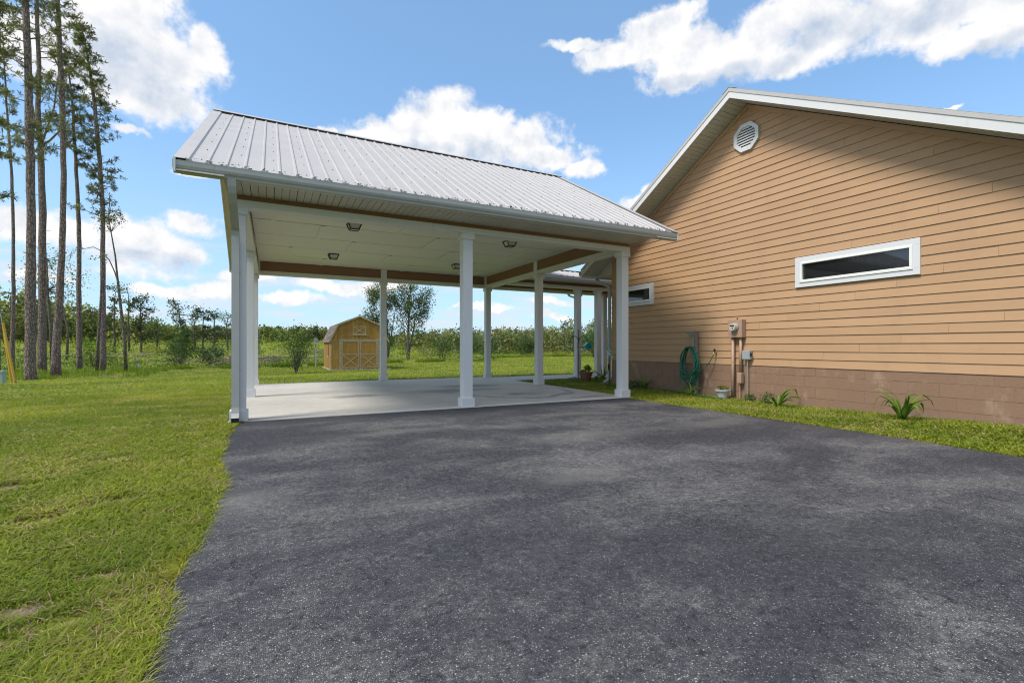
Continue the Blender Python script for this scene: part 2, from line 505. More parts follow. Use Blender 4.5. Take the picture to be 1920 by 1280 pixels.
def mat_leaf(name, trans=0.35, rough=0.5):
    """leaves: colour from the 'Col' attribute of each leaf, part of the light passes through"""
    m, t, b, out = new_mat(name)
    at = t.node('ShaderNodeAttribute', attribute_name='Col').outputs['Color']
    t.put(b.inputs['Base Color'], at)
    b.inputs['Roughness'].default_value = rough
    b.inputs['Specular IOR Level'].default_value = 0.25
    tr = t.node('ShaderNodeBsdfTranslucent')
    t.put(tr.inputs[0], t.mix(1.0, at, (1.25, 1.35, 0.6, 1), 'MULTIPLY'))
    mx = t.node('ShaderNodeMixShader')
    mx.inputs[0].default_value = trans
    t.l.new(b.outputs[0], mx.inputs[1])
    t.l.new(tr.outputs[0], mx.inputs[2])
    t.l.new(mx.outputs[0], out.inputs[0])


mat_leaf('leaf')
mat_leaf('grass_blade', 0.42, 0.6)
mat_leaf('lily_leaf', 0.25, 0.35)


def mat_bark(name, c0, c1):
    m, t, b, out = new_mat(name)
    p = t.node('ShaderNodeTexCoord').outputs['Object']
    n = t.noise(t.scalev(p, (9, 9, 2.6)), 1.6, 6.0, 0.7, 0.8)
    v = t.voronoi(t.scalev(p, (13, 13, 4.5)), 1.0, 'DISTANCE_TO_EDGE')
    f = t.math('ADD', t.math('MULTIPLY', n, 0.7), t.smooth(v, 0.0, 0.25, 0.0, 0.35))
    c = t.ramp(f, [(0.3, c0), (0.72, c1)])
    t.put(b.inputs['Base Color'], c)
    b.inputs['Roughness'].default_value = 0.9
    b.inputs['Specular IOR Level'].default_value = 0.15
    t.put(b.inputs['Normal'], t.bump(f, 1.0, 0.05))


mat_bark('pine_bark', (0.08, 0.058, 0.052), (0.28, 0.22, 0.20))
mat_bark('grey_bark', (0.06, 0.05, 0.042), (0.21, 0.18, 0.15))


def mat_shedwood():
    m, t, b, out = new_mat('shed_wood')
    p = t.node('ShaderNodeTexCoord').outputs['Object']
    n = t.noise(t.scalev(p, (16, 16, 1.1)), 1.5, 6.0, 0.7, 0.5)
    k = t.noise(p, 3.0, 4.0, 0.6)
    f = t.math('ADD', t.math('MULTIPLY', n, 0.6), t.math('ADD', t.math('MULTIPLY', k, 0.25), t.math('MULTIPLY', rnd(t), 0.15)))
    c = t.ramp(f, [(0.3, (0.15, 0.070, 0.012)), (0.5, (0.31, 0.165, 0.026)), (0.7, (0.41, 0.24, 0.05))])
    t.put(b.inputs['Base Color'], c)
    b.inputs['Roughness'].default_value = 0.7
    t.put(b.inputs['Normal'], t.bump(n, 0.5, 0.01))
    m, t, b, out = new_mat('shed_trim')
    p = t.node('ShaderNodeTexCoord').outputs['Object']
    n = t.noise(t.scalev(p, (8, 8, 8)), 1.5, 6.0, 0.7)
    c = t.ramp(n, [(0.35, (0.25, 0.165, 0.085)), (0.65, (0.40, 0.32, 0.20))])
    t.put(b.inputs['Base Color'], c)
    b.inputs['Roughness'].default_value = 0.75
    m, t, b, out = new_mat('shingle')
    p = pos(t)
    n = t.noise(p, 6.0, 5.0, 0.7)
    f = t.math('ADD', t.math('MULTIPLY', n, 0.6), t.math('MULTIPLY', rnd(t), 0.4))
    c = t.ramp(f, [(0.25, (0.085, 0.07, 0.062)), (0.75, (0.24, 0.20, 0.18))])
    t.put(b.inputs['Base Color'], c)
    b.inputs['Roughness'].default_value = 0.9


mat_shedwood()

m, t, b, out = new_mat('window_glass')
b.inputs['Base Color'].default_value = (0.012, 0.014, 0.016, 1)
b.inputs['Roughness'].default_value = 0.03
b.inputs['IOR'].default_value = 1.6
b.inputs['Specular IOR Level'].default_value = 0.8
t.put(b.inputs['Normal'], t.bump(t.noise(pos(t), 1.3, 1.0, 0.5), 0.06, 0.02))


# ------------------------------------------------------------------ object helpers
def tag(o, label=None, cat=None, group=None, kind=None):
    if label:
        o['label'] = label
    if cat:
        o['category'] = cat
    if group:
        o['group'] = group
    if kind:
        o['kind'] = kind
    return o


def thing(name, label, cat, loc=(0, 0, 0), group=None, rz=0.0):
    o = bpy.data.objects.new(name, None)
    o.empty_display_size = 0.2
    COL.objects.link(o)
    o.location = loc
    o.rotation_euler = (0, 0, rz)
    return tag(o, label, cat, group)


def link(name, me, mat=None, parent=None, loc=None):
    if mat is not None and len(me.materials) == 0:
        me.materials.append(MATS[mat] if isinstance(mat, str) else mat)
    o = bpy.data.objects.new(name, me)
    COL.objects.link(o)
    if parent is not None:
        o.parent = parent
    if loc is not None:
        o.location = loc
    return o


def copy_tree(root):
    r = root.copy()
    COL.objects.link(r)
    for ch in list(root.children):
        c = ch.copy()
        COL.objects.link(c)
        c.parent = r
        for g in list(ch.children):
            d = g.copy()
            COL.objects.link(d)
            d.parent = c
    return r


class MB:
    """collects solids in world coordinates; build() writes them relative to an origin"""
    def __init__(s):
        s.v = []
        s.f = []

    def add(s, vs, fs):
        k = len(s.v)
        s.v += [tuple(q) for q in vs]
        s.f += [tuple(i + k for i in f) for f in fs]
        return s

    def box(s, x0, x1, y0, y1, z0, z1):
        if x0 > x1: x0, x1 = x1, x0
        if y0 > y1: y0, y1 = y1, y0
        if z0 > z1: z0, z1 = z1, z0
        vs = [(x0, y0, z0), (x1, y0, z0), (x1, y1, z0), (x0, y1, z0), (x0, y0, z1), (x1, y0, z1), (x1, y1, z1), (x0, y1, z1)]
        return s.add(vs, [(3, 2, 1, 0), (4, 5, 6, 7), (0, 1, 5, 4), (1, 2, 6, 5), (2, 3, 7, 6), (3, 0, 4, 7)])

    def extrude(s, ring0, ring1, closed=True, caps=True):
        n = len(ring0)
        fs = [(i, (i + 1) % n, n + (i + 1) % n, n + i) for i in range(n if closed else n - 1)]
        if caps:
            fs += [tuple(range(n - 1, -1, -1)), tuple(range(n, 2 * n))]
        return s.add(list(ring0) + list(ring1), fs)

    def bar(s, a, b, w, h, up=(0, 0, 1)):
        a, b = Vector(a), Vector(b)
        d = (b - a).normalized()
        u = Vector(up)
        sd_ = d.cross(u)
        if sd_.length < 1e-4:
            sd_ = d.cross(Vector((1, 0, 0)))
        sd_.normalize()
        u = sd_.cross(d)
        r = lambda p: [p - sd_ * w / 2 - u * h / 2, p + sd_ * w / 2 - u * h / 2, p + sd_ * w / 2 + u * h / 2, p - sd_ * w / 2 + u * h / 2]
        return s.extrude(r(a), r(b))

    def tube(s, pts, rad, n=8, caps=True):
        pts = [Vector(p) for p in pts]
        if not hasattr(rad, '__len__'):
            rad = [rad] * len(pts)
        k = len(s.v)
        prev = None
        for i, p in enumerate(pts):
            d = (pts[min(i + 1, len(pts) - 1)] - pts[max(i - 1, 0)])
            if d.length < 1e-9:
                d = Vector((0, 0, 1))
            d.normalize()
            ref = prev if prev is not None else (Vector((1, 0, 0)) if abs(d.x) < 0.9 else Vector((0, 1, 0)))
            a = (ref - d * ref.dot(d))
            if a.length < 1e-5:
                a = d.orthogonal()
            a.normalize()
            prev = a
            b2 = d.cross(a)
            for j in range(n):
                th = 2 * math.pi * j / n
                s.v.append(tuple(p + (a * math.cos(th) + b2 * math.sin(th)) * rad[i]))
        for i in range(len(pts) - 1):
            for j in range(n):
                s.f.append((k + i * n + j, k + i * n + (j + 1) % n, k + (i + 1) * n + (j + 1) % n, k + (i + 1) * n + j))
        if caps:
            s.f.append(tuple(k + j for j in range(n - 1, -1, -1)))
            e = k + (len(pts) - 1) * n
            s.f.append(tuple(e + j for j in range(n)))
        return s

    def lathe(s, c, prof, n=20):
        """prof: (radius, z) pairs round the vertical through c"""
        k = len(s.v)
        for (r, z) in prof:
            for j in range(n):
                th = 2 * math.pi * j / n
                s.v.append((c[0] + r * math.cos(th), c[1] + r * math.sin(th), c[2] + z))
        for i in range(len(prof) - 1):
            for j in range(n):
                s.f.append((k + i * n + j, k + i * n + (j + 1) % n, k + (i + 1) * n + (j + 1) % n, k + (i + 1) * n + j))
        s.f.append(tuple(k + j for j in range(n - 1, -1, -1)))
        e = k + (len(prof) - 1) * n
        s.f.append(tuple(e + j for j in range(n)))
        return s

    def mesh(s, name, origin=(0, 0, 0), smooth=False):
        me = bpy.data.meshes.new(name)
        o = origin
        me.from_pydata([(x - o[0], y - o[1], z - o[2]) for x, y, z in s.v], [], s.f)
        if smooth:
            me.polygons.foreach_set('use_smooth', [True] * len(me.polygons))
        me.update()
        return me

    def build(s, name, mat, parent=None, origin=None, smooth=False, bevel=0.0):
        if origin is None:
            origin = parent.location[:] if parent is not None else (0, 0, 0)
        o = link(name, s.mesh(name, origin, smooth), mat, parent)
        if bevel:
            bv = o.modifiers.new('bevel', 'BEVEL')
            bv.width = bevel
            bv.segments = 2
            bv.limit_method = 'ANGLE'
        return o


def quads_mesh(name, V, nper, mat, col=None, parent=None, tri=False):
    """V: (n, nper, 3) array of separate faces"""
    n = V.shape[0]
    me = bpy.data.meshes.new(name)
    me.vertices.add(n * nper)
    me.vertices.foreach_set('co', V.reshape(-1).astype(np.float32))
    me.loops.add(n * nper)
    me.loops.foreach_set('vertex_index', np.arange(n * nper, dtype=np.int32))
    me.polygons.add(n)
    me.polygons.foreach_set('loop_start', np.arange(0, n * nper, nper, dtype=np.int32))
    me.polygons.foreach_set('loop_total', np.full(n, nper, dtype=np.int32))
    if col is not None:
        at = me.color_attributes.new('Col', 'FLOAT_COLOR', 'POINT')
        c = np.ones((n, nper, 4), np.float32)
        c[:, :, :3] = col[:, None, :] if col.ndim == 2 else col
        at.data.foreach_set('color', c.reshape(-1))
    me.update()
    me.validate()
    return link(name, me, mat, parent)


def leaf_quads(P, size, aspect=0.5, flat=0.0, droop=None, r=None):
    """one kite-shaped leaf per point"""
    r = r or rng
    n = len(P)
    d = r.normal(size=(n, 3))
    d[:, 2] *= (1 - flat)
    if droop is not None:
        d = d * 0.7 + np.array(droop)
    d /= np.linalg.norm(d, axis=1)[:, None] + 1e-9
    q = r.normal(size=(n, 3))
    s_ = np.cross(d, q)
    s_ /= np.linalg.norm(s_, axis=1)[:, None] + 1e-9
    L = (size * (0.6 + 0.8 * r.random(n)))[:, None]
    W = L * aspect * 0.5
    A = P - d * L * 0.5
    B = P + s_ * W - d * L * 0.05
    C = P + d * L * 0.5
    D = P - s_ * W - d * L * 0.05
    return np.stack([A, B, C, D], 1)


def shade_cols(n, base, var=0.35, warm=0.15, r=None):
    r = r or rng
    base = (base[0] * 1.25, base[1] * 1.18, base[2])
    k = (1 + var * (r.random(n) * 2 - 1))[:, None]
    c = np.array(base)[None, :] * k
    c[:, 0] *= 1 + warm * (r.random(n) * 2 - 1)
    return np.clip(c, 0.003, 1)


def ss(t):
    t = np.clip(t, 0, 1)
    return t * t * (3 - 2 * t)


def H(x, y):
    """height of the land: level round the house, a gentle fall to the lawn's end, then up to the woods"""
    z = -0.5 * ss((y - 15.8) / 16.4)
    left = 1 - ss((x - 8) / 25.0)
    z = z + ss((y - 46) / 75.0) * (1.0 + 1.6 * left)
    return z


def LH(x, y):
    return H(x, y) - 0.02 + 0.08 * ss((x - 6.9) / 1.8) * ss((5.5 - y) / 4.0)


# value noise used for placing colours in grass
_lat = rng.random((256, 256))


def vn(x, y):
    xi, yi = np.floor(x).astype(int), np.floor(y).astype(int)
    fx, fy = ss(x - xi), ss(y - yi)
    g = lambda a, b_: _lat[a % 256, b_ % 256]
    return (g(xi, yi) * (1 - fx) + g(xi + 1, yi) * fx) * (1 - fy) + (g(xi, yi + 1) * (1 - fx) + g(xi + 1, yi + 1) * fx) * fy


def fbm(x, y):
    return 0.5 * vn(x, y) + 0.25 * vn(2 * x + 17, 2 * y + 5) + 0.15 * vn(4 * x + 3, 4 * y + 31) + 0.1 * vn(9 * x, 9 * y)


def drive_left(y):
    """left edge of the driveway, wavering under the turf"""
    return -0.36 - 0.13 * np.exp(-((y - 7.0) / 1.3) ** 2) * 1.2 + 0.16 * (vn(y * 1.1 + 3, y * 0 + 2.5) - 0.5) + 0.07 * (vn(y * 5 + 3, y * 0 + 8.5) - 0.5)


def drive_right(y):
    return 6.86 - 0.10 * np.clip((4 - y) / 3, 0, 1) + 0.10 * (vn(y * 1.3 + 9, y * 0 + 20.5) - 0.5)


def lawn_edge(x):
    return np.interp(x, [-60, -14, -12, -8, -2, 1, 4, 9, 11, 20, 26, 35, 60], [30, 37.5, 39, 41.5, 40.8, 41.5, 43, 46.5, 47.8, 47.2, 57, 61, 60]) + 0.8 * (vn(x * 0.7 + 50, x * 0 + 4) - 0.5)


# ------------------------------------------------------------------ ground, lawn, driveway, slab
def grid_mesh(name, xs, ys, zf, mat, kind='structure', keep=None):
    X, Y = np.meshgrid(xs, ys)
    Z = zf(X, Y)
    nx, ny = len(xs), len(ys)
    V = np.stack([X.ravel(), Y.ravel(), Z.ravel()], 1)
    F = [(j * nx + i, j * nx + i + 1, (j + 1) * nx + i + 1, (j + 1) * nx + i) for j in range(ny - 1) for i in range(nx - 1)
         if keep is None or keep(0.5 * (xs[i] + xs[i + 1]), 0.5 * (ys[j] + ys[j + 1]))]
    me = bpy.data.meshes.new(name)
    me.from_pydata(V.tolist(), [], F)
    me.polygons.foreach_set('use_smooth', [True] * len(me.polygons))
    me.update()
    o = link(name, me, mat)
    tag(o, kind=kind)
    return o


xs = np.concatenate([np.linspace(-1500, -140, 18), np.linspace(-120, 160, 141), np.linspace(180, 1500, 18)])
ys = np.concatenate([np.linspace(-900, -40, 12), np.linspace(-30, 150, 91), np.linspace(170, 1800, 16)])
grid_mesh('ground', xs, ys, lambda X, Y: H(X, Y) - 0.12, 'field_ground')


def build_lawn():
    xs = np.arange(-60, 61, 1.0)
    vs, fs = [], []
    rows = 74
    for i, x in enumerate(xs):
        ye = float(lawn_edge(np.float64(x)))
        for j in range(rows):
            y = -14 + (ye + 14) * j / (rows - 1)
            vs.append((x, y, float(LH(x, y))))
    for i in range(len(xs) - 1):
        for j in range(rows - 1):
            a = i * rows + j
            fs.append((a, a + rows, a + rows + 1, a + 1))
    me = bpy.data.meshes.new('lawn')
    me.from_pydata(vs, [], fs)
    me.polygons.foreach_set('use_smooth', [True] * len(me.polygons))
    o = link('lawn', me, 'lawn_turf')
    tag(o, kind='structure')


build_lawn()


def build_drive():
    ys = np.arange(-14, 8.045, 0.08)
    ys = np.append(ys[:-1], 8.045)
    L = drive_left(ys)
    Rr = drive_right(ys)
    n = len(ys)
    top = [(L[i], ys[i], 0.0) for i in range(n)] + [(Rr[i], ys[i], 0.0) for i in range(n)]
    bot = [(L[i] - 0.01, ys[i], -0.07) for i in range(n)] + [(Rr[i] + 0.01, ys[i], -0.07) for i in range(n)]
    fs = []
    for i in range(n - 1):
        fs.append((i, n + i, n + i + 1, i + 1))
        fs.append((2 * n + i, i, i + 1, 2 * n + i + 1))
        fs.append((n + i, 3 * n + i, 3 * n + i + 1, n + i + 1))
    fs.append((n - 1, 2 * n - 1, 4 * n - 1, 3 * n - 1))
    me = bpy.data.meshes.new('driveway')
    me.from_pydata([tuple(map(float, q)) for q in top + bot], [], fs)
    o = link('driveway', me, 'asphalt')
    tag(o, kind='structure')


build_drive()
slab = thing('carport_slab', None, None, (-0.6, 8.05, 0.0))
tag(slab, kind='structure')
for (x0, x1) in ((-0.565, 3.208), (3.214, 7.06)):
    for (y0, y1) in ((8.05, 11.86), (11.866, 15.72)):
        MB().box(x0, x1, y0, y1, -0.1, 0.012).build('slab_panel', 'concrete', slab, bevel=0.004)
walk = thing('walkway', None, None, (7.06, 13.6, 0.0))
tag(walk, kind='structure')
for i in range(4):
    MB().box(7.07 + i * 1.52, 7.07 + i * 1.52 + 1.512, 13.72, 15.56, -0.1, 0.005).build('slab_panel', 'concrete', walk, bevel=0.004)

# ------------------------------------------------------------------ carport
XS = [-0.55, 3.10, 6.79]
YS = [8.07, 11.73, 15.37]
PW = 0.24
SH = 0.185
ZB, ZT, ZC, ZS = 3.19, 3.295, 3.57, 3.365      # beam bottom, top of white trim, ceiling, soffit
EAVE_Y0, EAVE_Y1 = 7.27, 16.42
RIDGE_Y = (EAVE_Y0 + EAVE_Y1) / 2
SLOPE = 0.575
EZ = 3.50
RX0, RX1 = -1.09, 7.60


def rz(y):
    return EZ + SLOPE * min(y - EAVE_Y0, EAVE_Y1 - y)


carport = thing('carport', 'open white carport with square posts and ribbed metal gable roof over a concrete slab', 'carport', (-0.55, 8.07, 0.0))


def post_shaft(w_, z0, z1):
    return MB().box(-w_ / 2, w_ / 2, -w_ / 2, w_ / 2, z0, z1)


def make_post():
    e = link('post', post_shaft(SH, 0.012, ZB).mesh('post'), 'post_paint')
    bv = e.modifiers.new('bevel', 'BEVEL'); bv.width = 0.004; bv.segments = 2
    h = SH / 2
    cb = MB()
    # boxed base and cap made of four mitred boards each
    for z0, z1 in ((0.012, 0.168),):
        cb.box(-PW / 2, PW / 2, -PW / 2, -h, z0, z1).box(-PW / 2, PW / 2, h, PW / 2, z0, z1)
        cb.box(-PW / 2, -h, -h, h, z0, z1).box(h, PW / 2, -h, h, z0, z1)
    b_ = link('base', cb.mesh('base'), 'post_paint', e)
    cc = MB()
    z0, z1 = ZB - 0.11, ZB - 0.002
    cc.box(-PW / 2, PW / 2, -PW / 2, -h, z0, z1).box(-PW / 2, PW / 2, h, PW / 2, z0, z1)
    cc.box(-PW / 2, -h, -h, h, z0, z1).box(h, PW / 2, -h, h, z0, z1)
    link('cap', cc.mesh('cap'), 'post_paint', e)
    return e


post0 = make_post()


def put_post(parent, x, y, first=False):
    if first:
        p = post0
    else:
        p = copy_tree(post0)
    p.parent = parent
    p.location = Vector((x + PW / 2, y + PW / 2, 0)) - parent.location
    return p


first = True
for yi, y in enumerate(YS):
    for xi, x in enumerate(XS):
        if xi == 1 and yi == 1:
            continue
        put_post(carport, x, y, first)
        first = False
X0, X1 = XS[0], XS[2] + PW
Y0_, Y1_ = YS[0], YS[2] + PW
# white bottom trim (a ring) and the brown fascia above it
for (a, b_, c, d) in ((X0, X1, Y0_, Y0_ + PW), (X0, X1, Y1_ - PW, Y1_), (X0, X0 + PW, Y0_ + PW + .001, Y1_ - PW - .001), (X1 - PW, X1, Y0_ + PW + .001, Y1_ - PW - .001)):
    MB().box(a, b_, c, d, ZB, ZT).build('beam_trim', 'white_paint', carport, bevel=0.004)
g = 0.022
for (a, b_, c, d) in ((X0 + g, X1 - g, Y0_ + g, Y0_ + PW - g), (X0 + g, X1 - g, Y1_ - PW + g, Y1_ - g), (X0 + g, X0 + PW - g, Y0_ + PW, Y1_ - PW), (X1 - PW + g, X1 - g, Y0_ + PW, Y1_ - PW)):
    MB().box(a, b_, c, d, ZT, ZC + 0.1).build('beam', 'brown_trim', carport)
# white boards that carry each inner post up to the ceiling
for (x, y, fx, fy) in ((XS[1], YS[2], 0, -1), (XS[2], YS[1], -1, 0), (XS[0], YS[1], 1, 0)):
    cx, cy = x + PW / 2, y + PW / 2
    if fy:
        MB().box(cx - SH / 2, cx + SH / 2, cy - PW / 2 - 0.004, cy - PW / 2 + g, ZB + .003, ZC).build('post_trim', 'post_paint', carport)
    elif fx < 0:
        MB().box(cx - PW / 2 - 0.004, cx - PW / 2 + g, cy - SH / 2, cy + SH / 2, ZB + .003, ZC).build('post_trim', 'post_paint', carport)
    else:
        MB().box(cx + PW / 2 - g, cx + PW / 2 + 0.004, cy - SH / 2, cy + SH / 2, ZB + .003, ZC).build('post_trim', 'post_paint', carport)
MB().box(X1 - PW - 0.05, X1 - PW + g, Y1_ - PW - 0.05, Y1_ - PW + g, ZB + .003, ZC).build('post_trim', 'post_paint', carport)
MB().box(X0 + PW - g, X0 + PW + 0.03, Y1_ - PW - 0.05, Y1_ - PW + g, ZB + .003, ZC).build('post_trim', 'post_paint', carport)

# ceiling: rows of panels with staggered joints and cover strips
rows_y = [Y0_ + PW - 0.02, 9.0, 10.29, 11.58, 12.87, 14.16, Y1_ - PW + 0.02]
offs = [1.1, 0.35, 1.25, 2.05, 0.75, 1.65]
for ri in range(6):
    ya, yb = rows_y[ri], rows_y[ri + 1]
    cuts = [X0 + PW - 0.02]
    x = X0 + PW + offs[ri]
    while x < X1 - PW - 0.2:
        cuts.append(x)
        x += 2.44
    cuts.append(X1 - PW + 0.02)
    for a, b_ in zip(cuts[:-1], cuts[1:]):
        dz = 0.004 * random.random()
        MB().box(a + 0.005, b_ - 0.005, ya + 0.013, yb - 0.013, ZC + dz, ZC + 0.02).build('ceiling_panel', 'ceiling_paint', carport)
    for x in cuts[1:-1]:
        MB().box(x - 0.045, x + 0.045, ya + 0.02, yb - 0.02, ZC - 0.014, ZC - 0.001).build('cover_strip', 'ceiling_paint', carport)
MB().box(X0 + 0.05, X1 - 0.05, Y0_ + 0.05, Y1_ - 0.05, ZC + 0.026, ZC + 0.09).build('ceiling_backing', 'dark_void', carport)


def soffit_run(parent, x0, x1, y0, y1, z, pw=0.305, along='x'):
    """vinyl soffit: a panel every foot, each with three grooves"""
    a0, a1 = (x0, x1) if along == 'x' else (y0, y1)
    n = max(1, round((a1 - a0) / pw))
    st = (a1 - a0) / n
    for i in range(n):
        m_ = MB()
        for k in range(3):
            u0 = a0 + i * st + k * st / 3 + (0.006 if k == 0 else 0.003)
            u1 = a0 + i * st + (k + 1) * st / 3 - 0.003
            if along == 'x':
                m_.box(u0, u1, y0, y1, z, z + 0.012)
            else:
                m_.box(x0, x1, u0, u1, z, z + 0.012)
        m_.build('soffit_panel', 'soffit_vinyl', parent)
    MB().box(x0, x1, y0, y1, z + 0.0125, z + 0.03).build('soffit_backing', 'dark_void', parent)


soffit_run(carport, X0 - 0.02, X1 + 0.02, EAVE_Y0 + 0.13, Y0_ + 0.02, ZS)
soffit_run(carport, X0 - 0.02, X1 + 0.02, Y1_ - 0.02, EAVE_Y1 - 0.13, ZS, 0.61)
# sub-fascia behind the gutters
MB().box(RX0 + 0.05, RX1 - 0.05, EAVE_Y0 + 0.105, EAVE_Y0 + 0.13, ZS - 0.02, EZ + 0.02).build('fascia', 'white_paint', carport)
MB().box(RX0 + 0.05, RX1 - 0.05, EAVE_Y1 - 0.13, EAVE_Y1 - 0.105, ZS - 0.02, EZ + 0.02).build('fascia', 'white_paint', carport)


def gutter(parent, x0, x1, y, sgn, z):
    """K-style gutter; y is its back face, sgn points outward"""
    prof = [(0.0, 0.135), (0.0, 0.0), (0.075, 0.0), (0.082, 0.018), (0.088, 0.03), (0.108, 0.045), (0.122, 0.075), (0.125, 0.12), (0.128, 0.137), (0.112, 0.137), (0.112, 0.128),
            (0.118, 0.12), (0.11, 0.078), (0.10, 0.05), (0.08, 0.036), (0.07, 0.006), (0.006, 0.006), (0.006, 0.135)]
    r = lambda x: [(x, y + sgn * a, z + b_) for a, b_ in prof]
    m_ = MB().extrude(r(x0), r(x1), caps=False)
    outer = prof[:9]
    for x in (x0, x1):
        ring = [(x + (-0.002 if x == x0 else 0.002), y + sgn * a, z + b_) for a, b_ in outer]
        ring2 = [(x + (0.0 if x == x0 else 0.0), y + sgn * a, z + b_) for a, b_ in outer]
        m_.extrude(ring, ring2)
    return m_.build('gutter', 'gutter_white', parent)


gutter(carport, RX0 - 0.02, RX1 + 0.02, EAVE_Y0 + 0.105, -1, ZS - 0.02)
gutter(carport, RX0 - 0.02, RX1 + 0.02, EAVE_Y1 - 0.105, 1, ZS - 0.02)


def ribbed_panel(parent, x0, width, ya, yb, zf, nrib=4, name='roof_panel', mat='roof_metal'):
    """sheet with trapezoid ribs running down the slope"""
    st = width / nrib
    prof = []
    for k in range(nrib):
        a = x0 + k * st
        prof += [(a, 0.0), (a + 0.014, 0.020), (a + 0.034, 0.020), (a + 0.048, 0.0)]
    prof.append((x0 + width, 0.0))
    prof += [(x0 + width, -0.004), (x0, -0.004)]
    r = lambda y: [(x, y, zf(y) + h) for x, h in prof]
    return MB().extrude(r(ya), r(yb)).build(name, mat, parent)


npan = 10
pwid = (RX1 - RX0 - 0.24) / npan
for i in range(npan):
    xa = RX0 + 0.12 + i * pwid
    ribbed_panel(carport, xa, pwid - 0.0005, EAVE_Y0 - 0.02, RIDGE_Y - 0.03, rz)
    ribbed_panel(carport, xa, pwid - 0.0005, EAVE_Y1 + 0.02, RIDGE_Y + 0.03, rz)
# deck under the sheets
for (ya, yb) in ((EAVE_Y0 + 0.02, RIDGE_Y), (RIDGE_Y, EAVE_Y1 - 0.02)):
    r = lambda x: [(x, ya, rz(ya) - 0.012), (x, yb, rz(yb) - 0.012), (x, yb, rz(yb) - 0.10), (x, ya, rz(ya) - 0.10)]
    MB().extrude(r(RX0 + 0.03), r(RX1 - 0.03)).build('roof_deck', 'white_paint', carport)
# rake flashing and boards at both ends
for (xa, xb, xf) in ((RX0 - 0.01, RX0 + 0.15, RX0 - 0.01), (RX1 - 0.15, RX1 + 0.01, RX1 + 0.01)):
    for (ya, yb) in ((EAVE_Y0 - 0.03, RIDGE_Y - 0.001), (EAVE_Y1 + 0.03, RIDGE_Y + 0.001)):
        r = lambda x: [(x, ya, rz(ya) + 0.026), (x, yb, rz(yb) + 0.026), (x, yb, rz(yb) + 0.021), (x, ya, rz(ya) + 0.021)]
        MB().extrude(r(xa), r(xb)).build('rake_flashing', 'roof_metal', carport)
        s_ = -1 if xf < 0 else 1
        r2 = lambda x: [(x, ya, rz(ya) + 0.0205), (x, yb, rz(yb) + 0.0205), (x, yb, rz(yb) - 0.155), (x, ya, rz(ya) - 0.155)]
        MB().extrude(r2(xf), r2(xf - s_ * 0.022)).build('rake_board', 'white_paint', carport)
        # sloping rake soffit in panels
        nseg = 16
        xw = X0 if s_ < 0 else X1
        for k in range(nseg):
            y0 = ya + (yb - ya) * k / nseg
            y1 = ya + (yb - ya) * (k + 1) / nseg
            e_ = 0.004 if y1 > y0 else -0.004
            r3 = lambda x: [(x, y0 + e_, rz(y0) - 0.125), (x, y1 - e_, rz(y1) - 0.125), (x, y1 - e_, rz(y1) - 0.137), (x, y0 + e_, rz(y0) - 0.137)]
            MB().extrude(r3(xf - s_ * 0.023), r3(xw)).build('soffit_panel', 'soffit_vinyl', carport)
# ridge cap
rc = MB()
for s_ in (-1, 1):
    r = lambda x: [(x, RIDGE_Y, rz(RIDGE_Y) + 0.052), (x, RIDGE_Y + s_ * 0.15, rz(RIDGE_Y) + 0.052 - 0.15 * SLOPE), (x, RIDGE_Y + s_ * 0.15, rz(RIDGE_Y) + 0.046 - 0.15 * SLOPE), (x, RIDGE_Y, rz(RIDGE_Y) + 0.046)]
    rc.extrude(r(RX0 - 0.01), r(RX1 + 0.01))
rc.build('ridge_cap', 'roof_metal', carport)
rv = MB()
for s_ in (-1, 1):
    r = lambda x: [(x, RIDGE_Y + s_ * 0.02, rz(RIDGE_Y) + 0.040), (x, RIDGE_Y + s_ * 0.142, rz(RIDGE_Y + 0.142) + 0.043), (x, RIDGE_Y + s_ * 0.142, rz(RIDGE_Y + 0.142)), (x, RIDGE_Y + s_ * 0.02, rz(RIDGE_Y) - 0.02)]
    rv.extrude(r(RX0 + 0.01), r(RX1 - 0.01))
rv.build('closure_strip', 'dark_void', carport)
# gable walls above the beams, in lapped boards


def siding_board(parent, x_face, y0, y1, z0, z1, ya=None, yb=None, nrm=-1, name='siding_board', lap=0.013):
    """board on a wall in the y-z plane facing nrm*x; (y0,y1) at the foot, (ya,yb) at the head"""
    ya = y0 if ya is None else ya
    yb = y1 if yb is None else yb
    xo0 = x_face + nrm * lap
    xo1 = x_face + nrm * 0.004
    vs = [(x_face, y0, z0), (x_face, y1, z0), (xo0, y1, z0), (xo0, y0, z0), (x_face, ya, z1), (x_face, yb, z1), (xo1, yb, z1), (xo1, ya, z1)]
    m_ = MB().add(vs, [(0, 1, 2, 3), (4, 7, 6, 5), (3, 2, 6, 7), (1, 0, 4, 5), (0, 3, 7, 4), (2, 1, 5, 6)])
    return m_.build(name, 'siding', parent)


